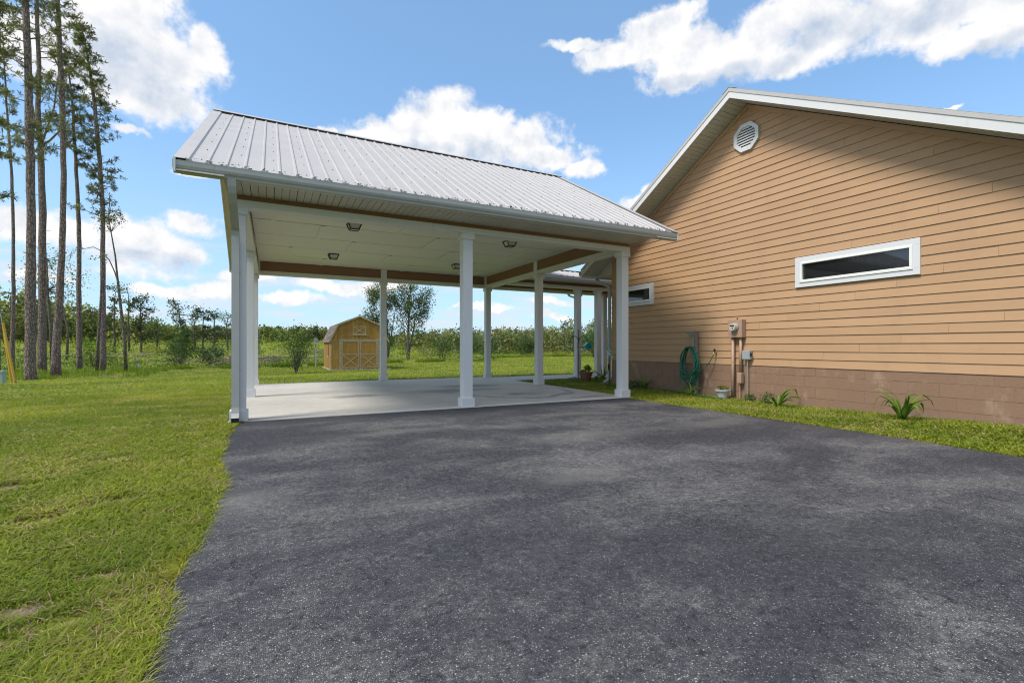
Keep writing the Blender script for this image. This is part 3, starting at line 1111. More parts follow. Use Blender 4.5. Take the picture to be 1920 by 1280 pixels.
for (xf, nrm) in ((X0 + 0.03, -1), (X1 - 0.03, 1)):
    z = ZT + 0.003
    zt = rz(RIDGE_Y) - 0.14
    ins = 0.03
    MB().add([(xf + .02 * -nrm, Y0_ + .05, ZT), (xf + .02 * -nrm, Y1_ - .05, ZT), (xf + .02 * -nrm, RIDGE_Y, zt), (xf, Y0_ + .05, ZT), (xf, Y1_ - .05, ZT), (xf, RIDGE_Y, zt)],
             [(0, 1, 2), (5, 4, 3), (0, 3, 4, 1), (1, 4, 5, 2), (2, 5, 3, 0)]).build('gable_backing', 'brown_trim', carport)
    while z < zt - 0.1:
        z1 = min(z + 0.152, zt - 0.02)
        h0 = min((zt - z) / SLOPE, (Y1_ - Y0_) / 2 - ins)
        h1 = min((zt - z1) / SLOPE, (Y1_ - Y0_) / 2 - ins)
        siding_board(carport, xf, RIDGE_Y - h0, RIDGE_Y + h0, z, z1, RIDGE_Y - h1, RIDGE_Y + h1, nrm)
        z = z1 + 0.001
# roofing screws, too small to pick apart
sc = MB()
for i in range(npan * 4):
    xa = RX0 + 0.12 + i * pwid / 4
    for k in range(8):
        y = EAVE_Y0 + 0.12 + k * 0.62
        if y > RIDGE_Y - 0.2 or i % 2:
            continue
        xx = xa + (0.075 if i % 2 else 0.155)
        z = rz(y) + 0.001
        sc.box(xx - 0.006, xx + 0.006, y - 0.006, y + 0.006, z - 0.004, z + 0.008)
sc_o = sc.build('roof_screws', 'black_metal', carport)
tag(sc_o, kind='stuff')
# leaf litter caught along the eave edge
lt = MB()
for i in range(420):
    x = RX0 + 0.1 + random.random() * (RX1 - RX0 - 0.2)
    k = round((x - RX0 - 0.12) / (pwid / 4))
    if random.random() < 0.55:
        x = RX0 + 0.12 + k * pwid / 4 + 0.024 + random.gauss(0, 0.02)
    y = EAVE_Y0 - 0.015 + abs(random.gauss(0, 0.022))
    s_ = random.uniform(0.004, 0.011)
    z = rz(y) + 0.002 + (0.018 if random.random() < .4 else 0)
    lt.add([(x - s_ * 2, y - s_, z), (x + s_, y - s_ * 1.5, z + s_), (x + s_ * 1.6, y + s_, z + s_ * .7), (x - s_, y + s_ * 1.3, z + s_ * 1.2)], [(0, 1, 2), (0, 2, 3), (0, 3, 1), (1, 3, 2)])
tag(lt.build('leaf_litter', 'dark_litter', carport), kind='stuff')

# downspout on the front left post


def downspout(parent, pts, w_=0.1, d_=0.075, mat='gutter_white', name='downspout'):
    m_ = MB()
    rings = []
    pts = [Vector(p) for p in pts]
    for i, p in enumerate(pts):
        d = (pts[min(i + 1, len(pts) - 1)] - pts[max(i - 1, 0)]).normalized()
        sx = Vector((1, 0, 0))
        sx = (sx - d * sx.dot(d)).normalized()
        u = d.cross(sx)
        ring = []
        for (a, b_) in ((-.5, -.5), (-.3, -.5), (-.27, -.44), (-.18, -.44), (-.15, -.5), (.15, -.5), (.18, -.44), (.27, -.44), (.3, -.5), (.5, -.5), (.5, .5), (-.5, .5)):
            ring.append(tuple(p + sx * a * w_ - u * b_ * d_ * -1))
        rings.append(ring)
    n = 12
    vs = [q for r_ in rings for q in r_]
    fs = []
    for i in range(len(rings) - 1):
        for j in range(n):
            fs.append((i * n + j, i * n + (j + 1) % n, (i + 1) * n + (j + 1) % n, (i + 1) * n + j))
    m_.add(vs, fs)
    return m_.build(name, mat, parent)


DX = -0.468
ds = downspout(carport, [(DX, 7.315, 3.36), (DX, 7.34, 3.27), (DX, 7.38, 3.20), (DX, 7.50, 3.10), (DX, 7.90, 2.90), (DX, 8.01, 2.83), (DX, 8.045, 2.74), (DX, 8.047, 1.4), (DX, 8.047, 0.22), (DX, 8.03, 0.12), (DX, 7.97, 0.06), (DX, 7.90, 0.045)])
MB().box(DX - 0.046, DX + 0.046, 7.905, 7.92, 0.012, 0.078).build('spout_opening', 'dark_void', ds, origin=carport.location[:])
for z in (2.2, 0.75):
    MB().box(DX - 0.06, DX + 0.06, 8.08, 8.086, z, z + 0.03).build('strap', 'gutter_white', ds, origin=carport.location[:])

# ------------------------------------------------------------------ ceiling lights
def make_light():
    t_ = thing('ceiling_light', None, 'ceiling light', (0, 0, 0), 'ceiling lights under the carport')
    MB().box(-0.135, 0.135, -0.135, 0.135, -0.02, 0.0).build('canopy', 'black_metal', t_)
    fr = MB()
    c0 = [(-0.12, -0.12), (0.12, -0.12), (0.12, 0.12), (-0.12, 0.12)]
    c1 = [(-0.082, -0.082), (0.082, -0.082), (0.082, 0.082), (-0.082, 0.082)]
    for k in range(4):
        fr.bar((*c0[k], -0.02), (*c1[k], -0.12), 0.017, 0.017)
        a, b_ = c1[k], c1[(k + 1) % 4]
        fr.bar((*a, -0.12), (*b_, -0.12), 0.017, 0.017)
        m0 = ((c0[k][0] + c0[(k + 1) % 4][0]) / 2, (c0[k][1] + c0[(k + 1) % 4][1]) / 2)
    fr.build('frame', 'black_metal', t_)
    gl = MB()
    gl.extrude([(x * .95, y * .95, -0.021) for x, y in c0], [(x * .95, y * .95, -0.116) for x, y in c1])
    gl.build('glass', 'lamp_glass', t_)
    return t_


lights = [(1.48, 9.86, 'dark square ceiling light nearest the downspout corner of the carport'),
          (1.48, 13.4, 'dark square ceiling light towards the shed side on the left half of the ceiling'),
          (4.97, 9.86, 'dark square ceiling light between the front middle and front right posts'),
          (4.97, 13.4, 'dark square ceiling light half hidden behind the front middle post')]
l0 = make_light()
for i, (x, y, lb) in enumerate(lights):
    o = l0 if i == 0 else copy_tree(l0)
    o.location = (x, y, ZC - 0.002)
    o['label'] = lb

# ------------------------------------------------------------------ house
HX = 9.0
HY0, HY1 = 2.17, 11.15
HR = 6.66
HZ = 6.25
house = thing('house', 'tan lap-sided house gable end on a brown block foundation with white trim', 'house', (HX, HY1, 0.0))
SB = 0.72
EXPO = 0.1505


def rake_z(y):
    return HZ - SLOPE * abs(y - HR)


WINS = [(3.656, 5.62, 2.24, 2.81), (9.40, 10.62, 2.235, 2.80)]
# sheathing just behind the boards
MB().add([(HX + .012, HY0 + .01, SB), (HX + .012, HY1 - .01, SB), (HX + .012, HY1 - .01, rake_z(HY1) - .03), (HX + .012, HR, HZ - 0.03), (HX + .012, HY0 + .01, rake_z(HY0) - .03),
          (HX + .1, HY0 + .01, SB), (HX + .1, HY1 - .01, SB), (HX + .1, HY1 - .01, rake_z(HY1) - .03), (HX + .1, HR, HZ - 0.03), (HX + .1, HY0 + .01, rake_z(HY0) - .03)],
         [(0, 4, 3, 2, 1), (5, 6, 7, 8, 9), (0, 1, 6, 5), (1, 2, 7, 6), (2, 3, 8, 7), (3, 4, 9, 8), (4, 0, 5, 9)]).build('wall_sheathing', 'brown_trim', house)
k = 0
z = SB
XF = HX + 0.011
while z < HZ - 0.14:
    z1 = z + EXPO
    zc1 = min(z1, HZ - 0.03)
    half0 = (HZ - 0.02 - z) / SLOPE
    half1 = max(0.0, (HZ - 0.02 - zc1) / SLOPE)
    lo0, hi0 = max(HY0, HR - half0), min(HY1, HR + half0)
    lo1, hi1 = max(HY0, HR - half1), min(HY1, HR + half1)
    shift = (5.72 - 0.6 * k) % 3.66
    cuts = []
    y = shift - 3.66 * 3
    while y < 20:
        if lo0 + 0.25 < y < hi0 - 0.25 and lo1 + 0.1 < y < hi1 - 0.1:
            cuts.append(y)
        y += 3.66
    segs = []
    e0 = [('lo', lo0, lo1)] + [('c', c, c) for c in cuts] + [('hi', hi0, hi1)]
    for a, b_ in zip(e0[:-1], e0[1:]):
        segs.append([a[1], b_[1], a[2], b_[2]])
    for (wy0, wy1, wz0, wz1) in WINS:
        if z1 > wz0 + 0.1 and z < wz1 - 0.1:
            ns = []
            for s_ in segs:
                if s_[1] <= wy0 + 0.06 or s_[0] >= wy1 - 0.06:
                    ns.append(s_)
                    continue
                if s_[0] < wy0 + 0.03:
                    ns.append([s_[0], wy0 + 0.06, s_[2], wy0 + 0.06])
                if s_[1] > wy1 - 0.03:
                    ns.append([wy1 - 0.06, s_[1], wy1 - 0.06, s_[3]])
            segs = ns
    for s_ in segs:
        siding_board(house, XF + random.uniform(-.0015, .0015), s_[0] + 0.0012, s_[1] - 0.0012, z, zc1 - 0.0005, s_[2] + 0.0012, s_[3] - 0.0012, lap=0.019)
    z = z1
    k += 1
# frieze boards following the rake, same tan paint
for (ya, yb) in ((HR, HY1 - 0.001), (HR - 0.001, HY0)):
    r = lambda x: [(x, ya, rake_z(ya) - 0.004), (x, yb, rake_z(yb) - 0.004), (x, yb, rake_z(yb) - 0.10), (x, ya, rake_z(ya) - 0.10)]
    MB().extrude(r(HX - 0.018), r(HX + 0.008)).build('frieze_board', 'siding', house)
# side wall towards the street end
z = SB
while z < rake_z(HY0) - 0.12:
    m_ = MB()
    z1 = z + EXPO
    vs = [(HX, HY0 + .002, z), (20.0, HY0 + .002, z), (20.0, HY0 - .016, z), (HX, HY0 - .016, z), (HX, HY0 + .002, z1), (20.0, HY0 + .002, z1), (20.0, HY0 - .004, z1), (HX, HY0 - .004, z1)]
    m_.add(vs, [(3, 2, 1, 0), (5, 6, 7, 4), (7, 6, 2, 3), (5, 4, 0, 1), (4, 7, 3, 0), (6, 5, 1, 2)])
    m_.build('siding_board', 'siding', house)
    z = z1
MB().box(HX - .014, HX + 0.08, HY0 - 0.02, HY0 - 0.001, SB, rake_z(HY0) - .11).build('corner_board', 'siding', house)
MB().box(HX + 0.11, 20, HY0 + 0.01, HY0 + 0.12, -0.2, rake_z(HY0) - .03).build('side_wall', 'brown_trim', house)
MB().box(HX + 0.11, 20, HY1 - 0.12, HY1 - 0.01, -0.2, rake_z(HY1) - .03).build('side_wall', 'siding', house)
MB().box(19.9, 20, HY0 + .13, HY1 - .13, -0.2, 3.6).build('rear_wall', 'siding', house)
# block foundation, running bond
BH, BL = 0.2035, 0.406
zc = 0.7615
row = 0
MB().box(HX + 0.0085, HX + 0.10, HY0 + 0.02, HY1 - 0.02, -0.3, SB + .01).build('mortar', 'painted_block', house)
proto_blk = MB().box(-0.028, 0.012, -BL / 2 + 0.003, BL / 2 - 0.003, -BH / 2 + 0.003, BH / 2 - 0.003).mesh('block')
while zc > -0.2:
    y = HY1 - 0.005 - (0 if row % 2 else BL / 2)
    if row % 2 == 0:
        MB().box(HX + 0.006, HX + 0.045, y + 0.003, HY1 - 0.005, zc - BH + 0.003, zc - 0.003).build('block', 'painted_block', house)
    while y - BL > HY0 + 0.02:
        o = link('block', proto_blk, 'painted_block', house, (HX + 0.033 + random.uniform(-.0012, .0012) - house.location.x, y - BL / 2 - house.location.y, zc - BH / 2))
        y -= BL
    zc -= BH
    row += 1
MB().box(HX + 0.006, 20, HY0 + 0.0, HY0 + 0.009, -0.3, SB).build('block_face', 'painted_block', house)

# windows


def house_window(y0, y1, z0, z1, depth=0.026):
    xf = HX - 0.012
    w_ = thing('window', None, None)
    w_.parent = house
    w_.location = Vector((HX, (y0 + y1) / 2, z0)) - house.location
    org = (HX, (y0 + y1) / 2, z0)
    tw = 0.10
    fr = MB()
    xo = xf - depth
    fr.box(xo, HX + .02, y0, y1, z0, z0 + tw).box(xo, HX + .02, y0, y1, z1 - tw, z1)
    fr.box(xo, HX + .02, y0, y0 + tw, z0 + tw, z1 - tw).box(xo, HX + .02, y1 - tw, y1, z0 + tw, z1 - tw)
    fr.build('frame', 'post_paint', w_, origin=org, bevel=0.003)
    s0, s1, a0, a1 = y0 + tw - 0.001, y1 - tw + .001, z0 + tw - .001, z1 - tw + .001
    sw = 0.038
    sa = MB()
    xs_ = xo - 0.012
    sa.box(xs_, HX + .03, s0, s1, a0, a0 + sw).box(xs_, HX + .03, s0, s1, a1 - sw, a1)
    sa.box(xs_, HX + .03, s0, s0 + sw, a0 + sw, a1 - sw).box(xs_, HX + .03, s1 - sw, s1, a0 + sw, a1 - sw)
    sa.build('sash', 'sash_vinyl', w_, origin=org, bevel=0.004)
    MB().box(xs_ - 0.003, xs_ + 0.02, s0 - 0.01, s1 + .01, a0 - 0.012, a0 - 0.002).build('sill', 'sash_vinyl', w_, origin=org)
    MB().box(HX - 0.004, HX + .004, s0 + sw - .001, s1 - sw + .001, a0 + sw - .001, a1 - sw + .001).build('pane', 'window_glass', w_, origin=org)
    return w_


for (a, b_, c, d) in WINS:
    house_window(a, b_, c, d)
for o in [o for o in house.children if o.name.startswith('window')]:
    for kk in ('label', 'category', 'group'):
        if kk in o:
            del o[kk]

# octagonal gable vent
VY, VZ = 6.67, 5.55
VR = 0.315
vent = thing('gable_vent', None, None)
vent.parent = house
vent.location = Vector((HX, VY, VZ)) - house.location
org = (HX, VY, VZ)
oc = lambda r_, x: [(x, VY + r_ * math.cos(R(22.5 + 45 * k)), VZ + r_ * math.sin(R(22.5 + 45 * k))) for k in range(8)]
fr = MB()
o1, o2, i2, i1 = oc(VR, HX - 0.002), oc(VR, HX - 0.052), oc(VR * 0.74, HX - 0.052), oc(VR * 0.72, HX - 0.012)
fv = o1 + o2 + i2 + i1
ff = []
for k in range(8):
    k2 = (k + 1) % 8
    ff += [(k, k2, 8 + k2, 8 + k), (8 + k, 8 + k2, 16 + k2, 16 + k), (16 + k, 16 + k2, 24 + k2, 24 + k)]
fr.add(fv, ff)
fr.build('frame', 'white_paint', vent, origin=org, bevel=0.003)
MB().extrude(oc(VR * 0.75, HX - 0.014), oc(VR * 0.75, HX - 0.006)).build('backing', 'dark_void', vent, origin=org)
for k in range(8):
    zz = VZ - VR * 0.62 + k * VR * 1.24 / 7.0
    hw = min(VR * 0.72 * math.cos(R(22.5)), VR * 0.72 * (math.cos(R(22.5)) + math.sin(R(22.5))) - abs(zz - VZ)) - 0.002
    m_ = MB().add([(HX - 0.046, VY - hw, zz - 0.022), (HX - 0.046, VY + hw, zz - 0.022), (HX - 0.018, VY + hw, zz + 0.022), (HX - 0.018, VY - hw, zz + 0.022),
                   (HX - 0.041, VY - hw, zz - 0.026), (HX - 0.041, VY + hw, zz - 0.026), (HX - 0.013, VY + hw, zz + 0.018), (HX - 0.013, VY - hw, zz + 0.018)],
                  [(0, 1, 2, 3), (7, 6, 5, 4), (0, 4, 5, 1), (1, 5, 6, 2), (2, 6, 7, 3), (3, 7, 4, 0)])
    m_.build('louvre', 'white_paint', vent, origin=org)

# roof of the house
OX = 8.43
EY1 = 11.89
EY0 = HR - (EY1 - HR)
RT = 0.14


def hz(y):
    return HZ + 0.01 - SLOPE * abs(y - HR)


for (ya, yb) in ((EY1, HR), (EY0, HR)):
    sgn = 1 if ya > yb else -1
    # rake fascia board and metal edge
    r = lambda x: [(x, ya, hz(ya) - 0.012), (x, yb, hz(yb) - 0.012), (x, yb, hz(yb) + RT - 0.01), (x, ya, hz(ya) + RT - 0.01)]
    MB().extrude(r(OX), r(OX + 0.022)).build('rake_fascia', 'white_paint', house)
    r = lambda x: [(x, ya + sgn * .02, hz(ya) + RT - 0.02), (x, yb, hz(yb) + RT - 0.02), (x, yb, hz(yb) + RT + 0.052), (x, ya + sgn * .02, hz(ya) + RT + 0.052)]
    MB().extrude(r(OX - 0.012), r(OX - 0.006)).build('rake_edge', 'roof_metal', house)
    r = lambda x: [(x, ya + sgn * .02, hz(ya) + RT + 0.053), (x, yb, hz(yb) + RT + 0.053), (x, yb, hz(yb) + RT + 0.058), (x, ya + sgn * .02, hz(ya) + RT + 0.058)]
    MB().extrude(r(OX - 0.014), r(OX + 0.14)).build('rake_flashing', 'roof_metal', house)
    # sloping soffit: narrow panels across the overhang
    n = 20
    for k in range(n):
        y0 = ya + (yb - ya) * k / n
        y1 = ya + (yb - ya) * (k + 1) / n
        m_ = MB()
        for q in range(3):
            u0 = y0 + (y1 - y0) * q / 3 + (-sgn * (0.006 if q == 0 else 0.003))
            u1 = y0 + (y1 - y0) * (q + 1) / 3 + sgn * 0.003
            r = lambda x: [(x, u0, hz(u0) + 0.002), (x, u1, hz(u1) + 0.002), (x, u1, hz(u1) + 0.014), (x, u0, hz(u0) + 0.014)]
            m_.extrude(r(OX + 0.022), r(HX - 0.001 if abs(u0 - HR) < 4.49 else HX + .3))
        m_.build('soffit_panel', 'soffit_vinyl', house)
    r = lambda x: [(x, ya, hz(ya) + 0.0145), (x, yb, hz(yb) + 0.0145), (x, yb, hz(yb) + RT), (x, ya, hz(ya) + RT)]
    MB().extrude(r(OX + 0.023), r(20.3)).build('roof_deck', 'dark_void', house)
    for i in range(13):
        zf = lambda y: hz(y) + RT + 0.012
        ribbed_panel(house, OX + 0.13 + i * 0.914, 0.9135, ya + sgn * 0.03, yb + sgn * 0.02, zf)
rc = MB()
for s_ in (-1, 1):
    r = lambda x: [(x, HR, hz(HR) + RT + 0.075), (x, HR + s_ * 0.16, hz(HR) + RT + 0.075 - 0.16 * SLOPE), (x, HR + s_ * 0.16, hz(HR) + RT + 0.069 - 0.16 * SLOPE), (x, HR, hz(HR) + RT + 0.069)]
    rc.extrude(r(OX - 0.02), r(20.3))
rc.build('ridge_cap', 'roof_metal', house)
# boxed return at the far eave corner and rear gutter with its downspout
zs = hz(EY1)
MB().add([(HX - .012, HY1 - .01, zs - .01), (HX - .012, EY1 - .02, zs - .01), (HX - .012, HY1 - .01, hz(HY1) + .004), (HX + .012, HY1 - .01, zs - .01), (HX + .012, EY1 - .02, zs - .01), (HX + .012, HY1 - .01, hz(HY1) + .004)],
         [(0, 1, 2), (5, 4, 3), (0, 3, 4, 1), (1, 4, 5, 2), (2, 5, 3, 0)]).build('eave_return', 'soffit_vinyl', house)
soffit_run(house, HX + .013, 12.5, HY1 + .0, EY1 - .02, zs - 0.012, 0.61)
MB().box(OX + .02, 12.5, EY1 - .02, EY1, zs - 0.03, zs + 0.15).build('fascia', 'white_paint', house)
gutter(house, OX + 0.0, 12.5, EY1 + .001, 1, zs - 0.005)
downspout(house, [(9.06, 11.95, zs), (9.06, 11.93, zs - 0.09), (9.05, 11.82, zs - 0.16), (9.02, 11.42, zs - 0.29), (9.0, 11.27, zs - 0.36), (8.99, 11.235, zs - 0.46), (8.98, 11.23, 1.5), (8.98, 11.23, 0.25), (8.97, 11.24, 0.14), (8.9, 11.28, 0.07), (8.83, 11.32, 0.05)], 0.085, 0.07)

# ------------------------------------------------------------------ covered walkway from carport to house
bz = thing('covered_walkway', 'low metal-roofed breezeway on white posts joining carport and house', 'breezeway', (7.03, 14.0, 0.0))
for (x, y) in ((9.72, 13.98), (10.62, 13.98), (10.68, 15.32), (11.95, 15.32)):
    p = copy_tree(post0)
    p.parent = bz
    p.location = Vector((x + .1, y + .1, 0)) - bz.location
for (ya, yb) in ((13.96, 14.20), (15.37, 15.60)):
    MB().box(7.035, 12.6, ya, yb, ZB - 0.02, ZT - 0.03).build('beam_trim', 'white_paint', bz, bevel=0.004)
    MB().box(7.035, 12.6, ya + .02, yb - .02, ZT - 0.03, ZC - 0.04).build('beam', 'brown_trim', bz)
MB().box(7.04, 12.6, 14.20, 15.37, ZC - 0.06, ZC - 0.04).build('ceiling_panel', 'ceiling_paint', bz)
soffit_run(bz, 7.04, 12.6, 13.52, 13.975, ZS - 0.01)
soffit_run(bz, 7.04, 12.6, 15.585, 16.05, ZS - 0.01)
bzf = lambda y: 3.50 + 0.30 * min(y - 13.4, 16.16 - y)
for i in range(6):
    ribbed_panel(bz, 7.05 + i * 0.925, 0.9245, 13.36, 14.77, bzf)
    ribbed_panel(bz, 7.05 + i * 0.925, 0.9245, 16.2, 14.79, bzf)
rc = MB()
for s_ in (-1, 1):
    r = lambda x: [(x, 14.78, bzf(14.78) + 0.05), (x, 14.78 + s_ * 0.14, bzf(14.78) + 0.05 - 0.042), (x, 14.78 + s_ * 0.14, bzf(14.78) + 0.045 - 0.042), (x, 14.78, bzf(14.78) + 0.045)]
    rc.extrude(r(7.04), r(12.6))
rc.build('ridge_cap', 'roof_metal', bz)
rv = MB()
for i in range(24):
    x = 7.05 + i * 0.925 / 4 + 0.05
    rv.box(x, x + 0.17, 14.66, 14.90, bzf(14.66) - 0.01, bzf(14.66) + 0.02)
rv.build('closure_strip', 'dark_void', bz)
for (ya, yb) in ((13.40, 14.78), (14.78, 16.16)):
    r = lambda x: [(x, ya, bzf(ya) - 0.012), (x, yb, bzf(yb) - 0.012), (x, yb, bzf(yb) - 0.10), (x, ya, bzf(ya) - 0.10)]
    MB().extrude(r(7.05), r(12.6)).build('roof_deck', 'dark_void', bz)
MB().box(7.04, 12.6, 13.50, 13.52, ZS - .03, 3.52).build('fascia', 'white_paint', bz)
gutter(bz, 7.06, 12.55, 13.50, -1, ZS - 0.02)
gutter(bz, 7.06, 12.55, 16.05, 1, ZS - 0.03)
lt = MB()
for i in range(60):
    x = 7.1 + (i // 2) * 0.925 / 4 + 0.024 + random.gauss(0, .015)
    s_ = random.uniform(.006, .013)
    y, z = 13.40 + random.random() * .03, 3.52
    lt.add([(x - s_ * 2, y - s_, z), (x + s_, y - s_, z + s_), (x + s_ * 1.6, y + s_, z + s_ * .7), (x - s_, y + s_ * 1.3, z + s_ * 1.4)], [(0, 1, 2), (0, 2, 3), (0, 3, 1), (1, 3, 2)])
tag(lt.build('leaf_litter', 'dark_litter', bz), kind='stuff')
downspout(bz, [(10.78, 16.10, 3.33), (10.78, 16.09, 3.22), (10.78, 16.02, 3.16), (10.78, 15.66, 3.06), (10.78, 15.60, 3.0), (10.78, 15.585, 2.9), (10.78, 15.585, 0.2)], 0.08, 0.06)
# rear wing of the house that the breezeway runs into
wing = thing('house_wing', 'tan rear wing of the house where the breezeway ends', 'house wing', (12.62, 11.2, 0))
MB().box(12.62, 20, 11.16, 15.55, -0.2, 3.42).build('wall', 'siding', wing)
MB().box(12.6, 20.3, 11.0, 16.0, 3.43, 3.6).build('roof', 'roof_metal', wing)

# ------------------------------------------------------------------ wall fixtures of the house
def cyl_x(m_, x0, x1, y, z, r0, r1=None, n=16):
    r1 = r0 if r1 is None else r1
    ring = lambda x, r_: [(x, y + r_ * math.cos(2 * math.pi * k / n), z + r_ * math.sin(2 * math.pi * k / n)) for k in range(n)]
    return m_.extrude(ring(x0, r0), ring(x1, r1))


wx = HX - 0.012
meter = thing('electric_meter', 'brown electric meter box with round glass meter and two brown pipes on the tan wall', 'electric meter', (wx, 6.86, 1.31))
MB().box(wx - 0.135, wx - .002, 6.69, 7.03, 1.31, 1.69).build('box', 'meter_brown', meter, bevel=0.006)
m_ = MB()
cyl_x(m_, wx - 0.16, wx - 0.135, 6.85, 1.53, 0.095)
m_.build('ring', 'galvanised', meter)
m_ = MB()
cyl_x(m_, wx - 0.235, wx - 0.16, 6.85, 1.53, 0.078, 0.085)
m_.build('meter_glass', 'meter_glass', meter, smooth=False)
MB().box(wx - 0.238, wx - 0.2355, 6.80, 6.90, 1.54, 1.57).box(wx - 0.238, wx - 0.2355, 6.82, 6.85, 1.49, 1.515).build('dial_plate', 'black_metal', meter)
MB().tube([(wx - .06, 6.96, 1.31), (wx - .06, 6.96, -0.06)], 0.033, 12).build('pipe', 'meter_brown', meter, smooth=True)
MB().tube([(wx - .06, 6.77, 1.31), (wx - .06, 6.77, 0.56)], 0.03, 12).build('pipe', 'meter_brown', meter, smooth=True)
MB().box(wx - .11, wx - .01, 6.725, 6.83, 0.33, 0.555).build('junction_box', 'meter_brown', meter, bevel=0.012)
MB().tube([(wx - .05, 6.80, 0.33), (wx - .05, 6.80, -0.05)], 0.009, 8).build('conduit', 'meter_brown', meter)
MB().box(wx - .04, wx - .02, 6.87, 6.885, 1.69, 1.73).build('hook', 'black_metal', meter)

disc = thing('disconnect_box', 'small grey electrical box with thin pale conduit right of the meter', 'electrical box', (wx, 6.62, 0.83))
MB().box(wx - 0.10, wx - .002, 6.53, 6.71, 0.84, 1.03).build('box', 'grey_box', disc, bevel=0.005)
MB().box(wx - 0.112, wx - .1005, 6.54, 6.70, 0.85, 1.025).build('cover', 'grey_box', disc, bevel=0.003)
MB().box(wx - 0.085, wx - .06, 6.505, 6.529, 0.91, 0.98).build('handle', 'black_metal', disc)
MB().tube([(wx - .05, 6.62, 0.84), (wx - .05, 6.62, -0.05)], 0.011, 8).build('conduit', 'galvanised', disc)

hang = thing('hose_hanger', 'weathered wooden post with rusty flared bracket against the wall, holding the hose', 'hose hanger', (8.88, 7.98, 0))
MB().box(8.88, 8.965, 7.92, 8.01, -0.1, 1.46).build('post', 'weathered_wood', hang, bevel=0.006)
br = MB()
br.add([(8.87, 7.99, 1.30), (8.87, 8.03, 1.30), (8.80, 8.16, 1.47), (8.80, 7.93, 1.47), (8.878, 7.99, 1.30), (8.878, 8.03, 1.30), (8.878, 8.16, 1.48), (8.878, 7.93, 1.48)],
       [(0, 1, 2, 3), (4, 7, 6, 5), (0, 4, 5, 1), (1, 5, 6, 2), (2, 6, 7, 3), (3, 7, 4, 0)])
br.build('bracket', 'rusty_metal', hang)
MB().bar((8.86, 7.99, 1.33), (8.86, 7.99, 0.98), 0.05, 0.02, up=(1, 0, 0)).build('strap', 'rusty_metal', hang)
MB().tube([(8.87, 8.02, 1.08), (8.78, 8.03, 1.075), (8.70, 8.04, 1.09), (8.68, 8.04, 1.14)], 0.014, 8).build('hook', 'rusty_metal', hang)
MB().box(8.90, 8.93, 7.955, 7.975, 1.46, 1.50).build('pin', 'rusty_metal', hang)

hose_pts = []
rr = random.Random(3)
HCY, HCX = 8.0, 8.75
for k in range(14):
    a = 0.17 + 0.07 * rr.random() + (0.05 if k % 3 == 0 else 0)
    b_ = 0.30 + 0.15 * rr.random()
    ox = rr.uniform(-0.055, 0.055)
    cy = HCY + rr.uniform(-0.03, 0.03)
    for j in range(20):
        th = 2 * math.pi * j / 20 + math.pi / 2
        dn = 0.5 - 0.5 * math.sin(th)
        hose_pts.append((HCX + ox + 0.02 * math.sin(th * 2 + k), cy + a * math.cos(th) * (0.75 + 0.4 * dn), 1.10 - b_ + b_ * math.sin(th) * 1.0 + 0.015 * math.sin(3 * th + k)))
hose = MB().tube(hose_pts, 0.0115, 7)
hose.tube([(8.72, 7.80, 0.50), (8.74, 7.70, 0.56), (8.80, 7.58, 0.66), (8.86, 7.50, 0.78), (8.88, 7.46, 0.88), (8.90, 7.44, 0.94)], 0.011, 7)
hose.tube([(8.72, 8.20, 0.75), (8.70, 8.24, 0.45), (8.68, 8.2, 0.2), (8.64, 8.0, 0.06), (8.55, 7.7, 0.03), (8.5, 7.4, 0.02), (8.45, 7.1, 0.02), (8.5, 6.9, 0.02)], 0.011, 7)
hose.tube([(8.72, 7.9, 0.42), (8.71, 7.95, 0.25), (8.66, 8.02, 0.12), (8.64, 8.2, 0.05), (8.66, 8.5, 0.03)], 0.011, 7)
ho = hose.build('garden_hose', 'hose_green', smooth=True)
tag(ho, 'coiled dark green garden hose hanging on the wooden post by the wall', 'hose')

tap = thing('spigot', 'small brass garden tap on the tan wall where the green hose ends', 'tap', (wx, 7.44, 0.95))
MB().tube([(wx, 7.44, 0.98), (wx - .05, 7.44, 0.98), (wx - .085, 7.44, 0.96), (wx - .10, 7.44, 0.92)], 0.014, 8).build('body', 'brass', tap, smooth=True)
m_ = MB()
cyl_x(m_, wx - .075, wx - .065, 7.43, 1.035, 0.028)
m_.box(wx - .073, wx - .066, 7.425, 7.435, 0.98, 1.03)
m_.build('handle', 'black_metal', tap)


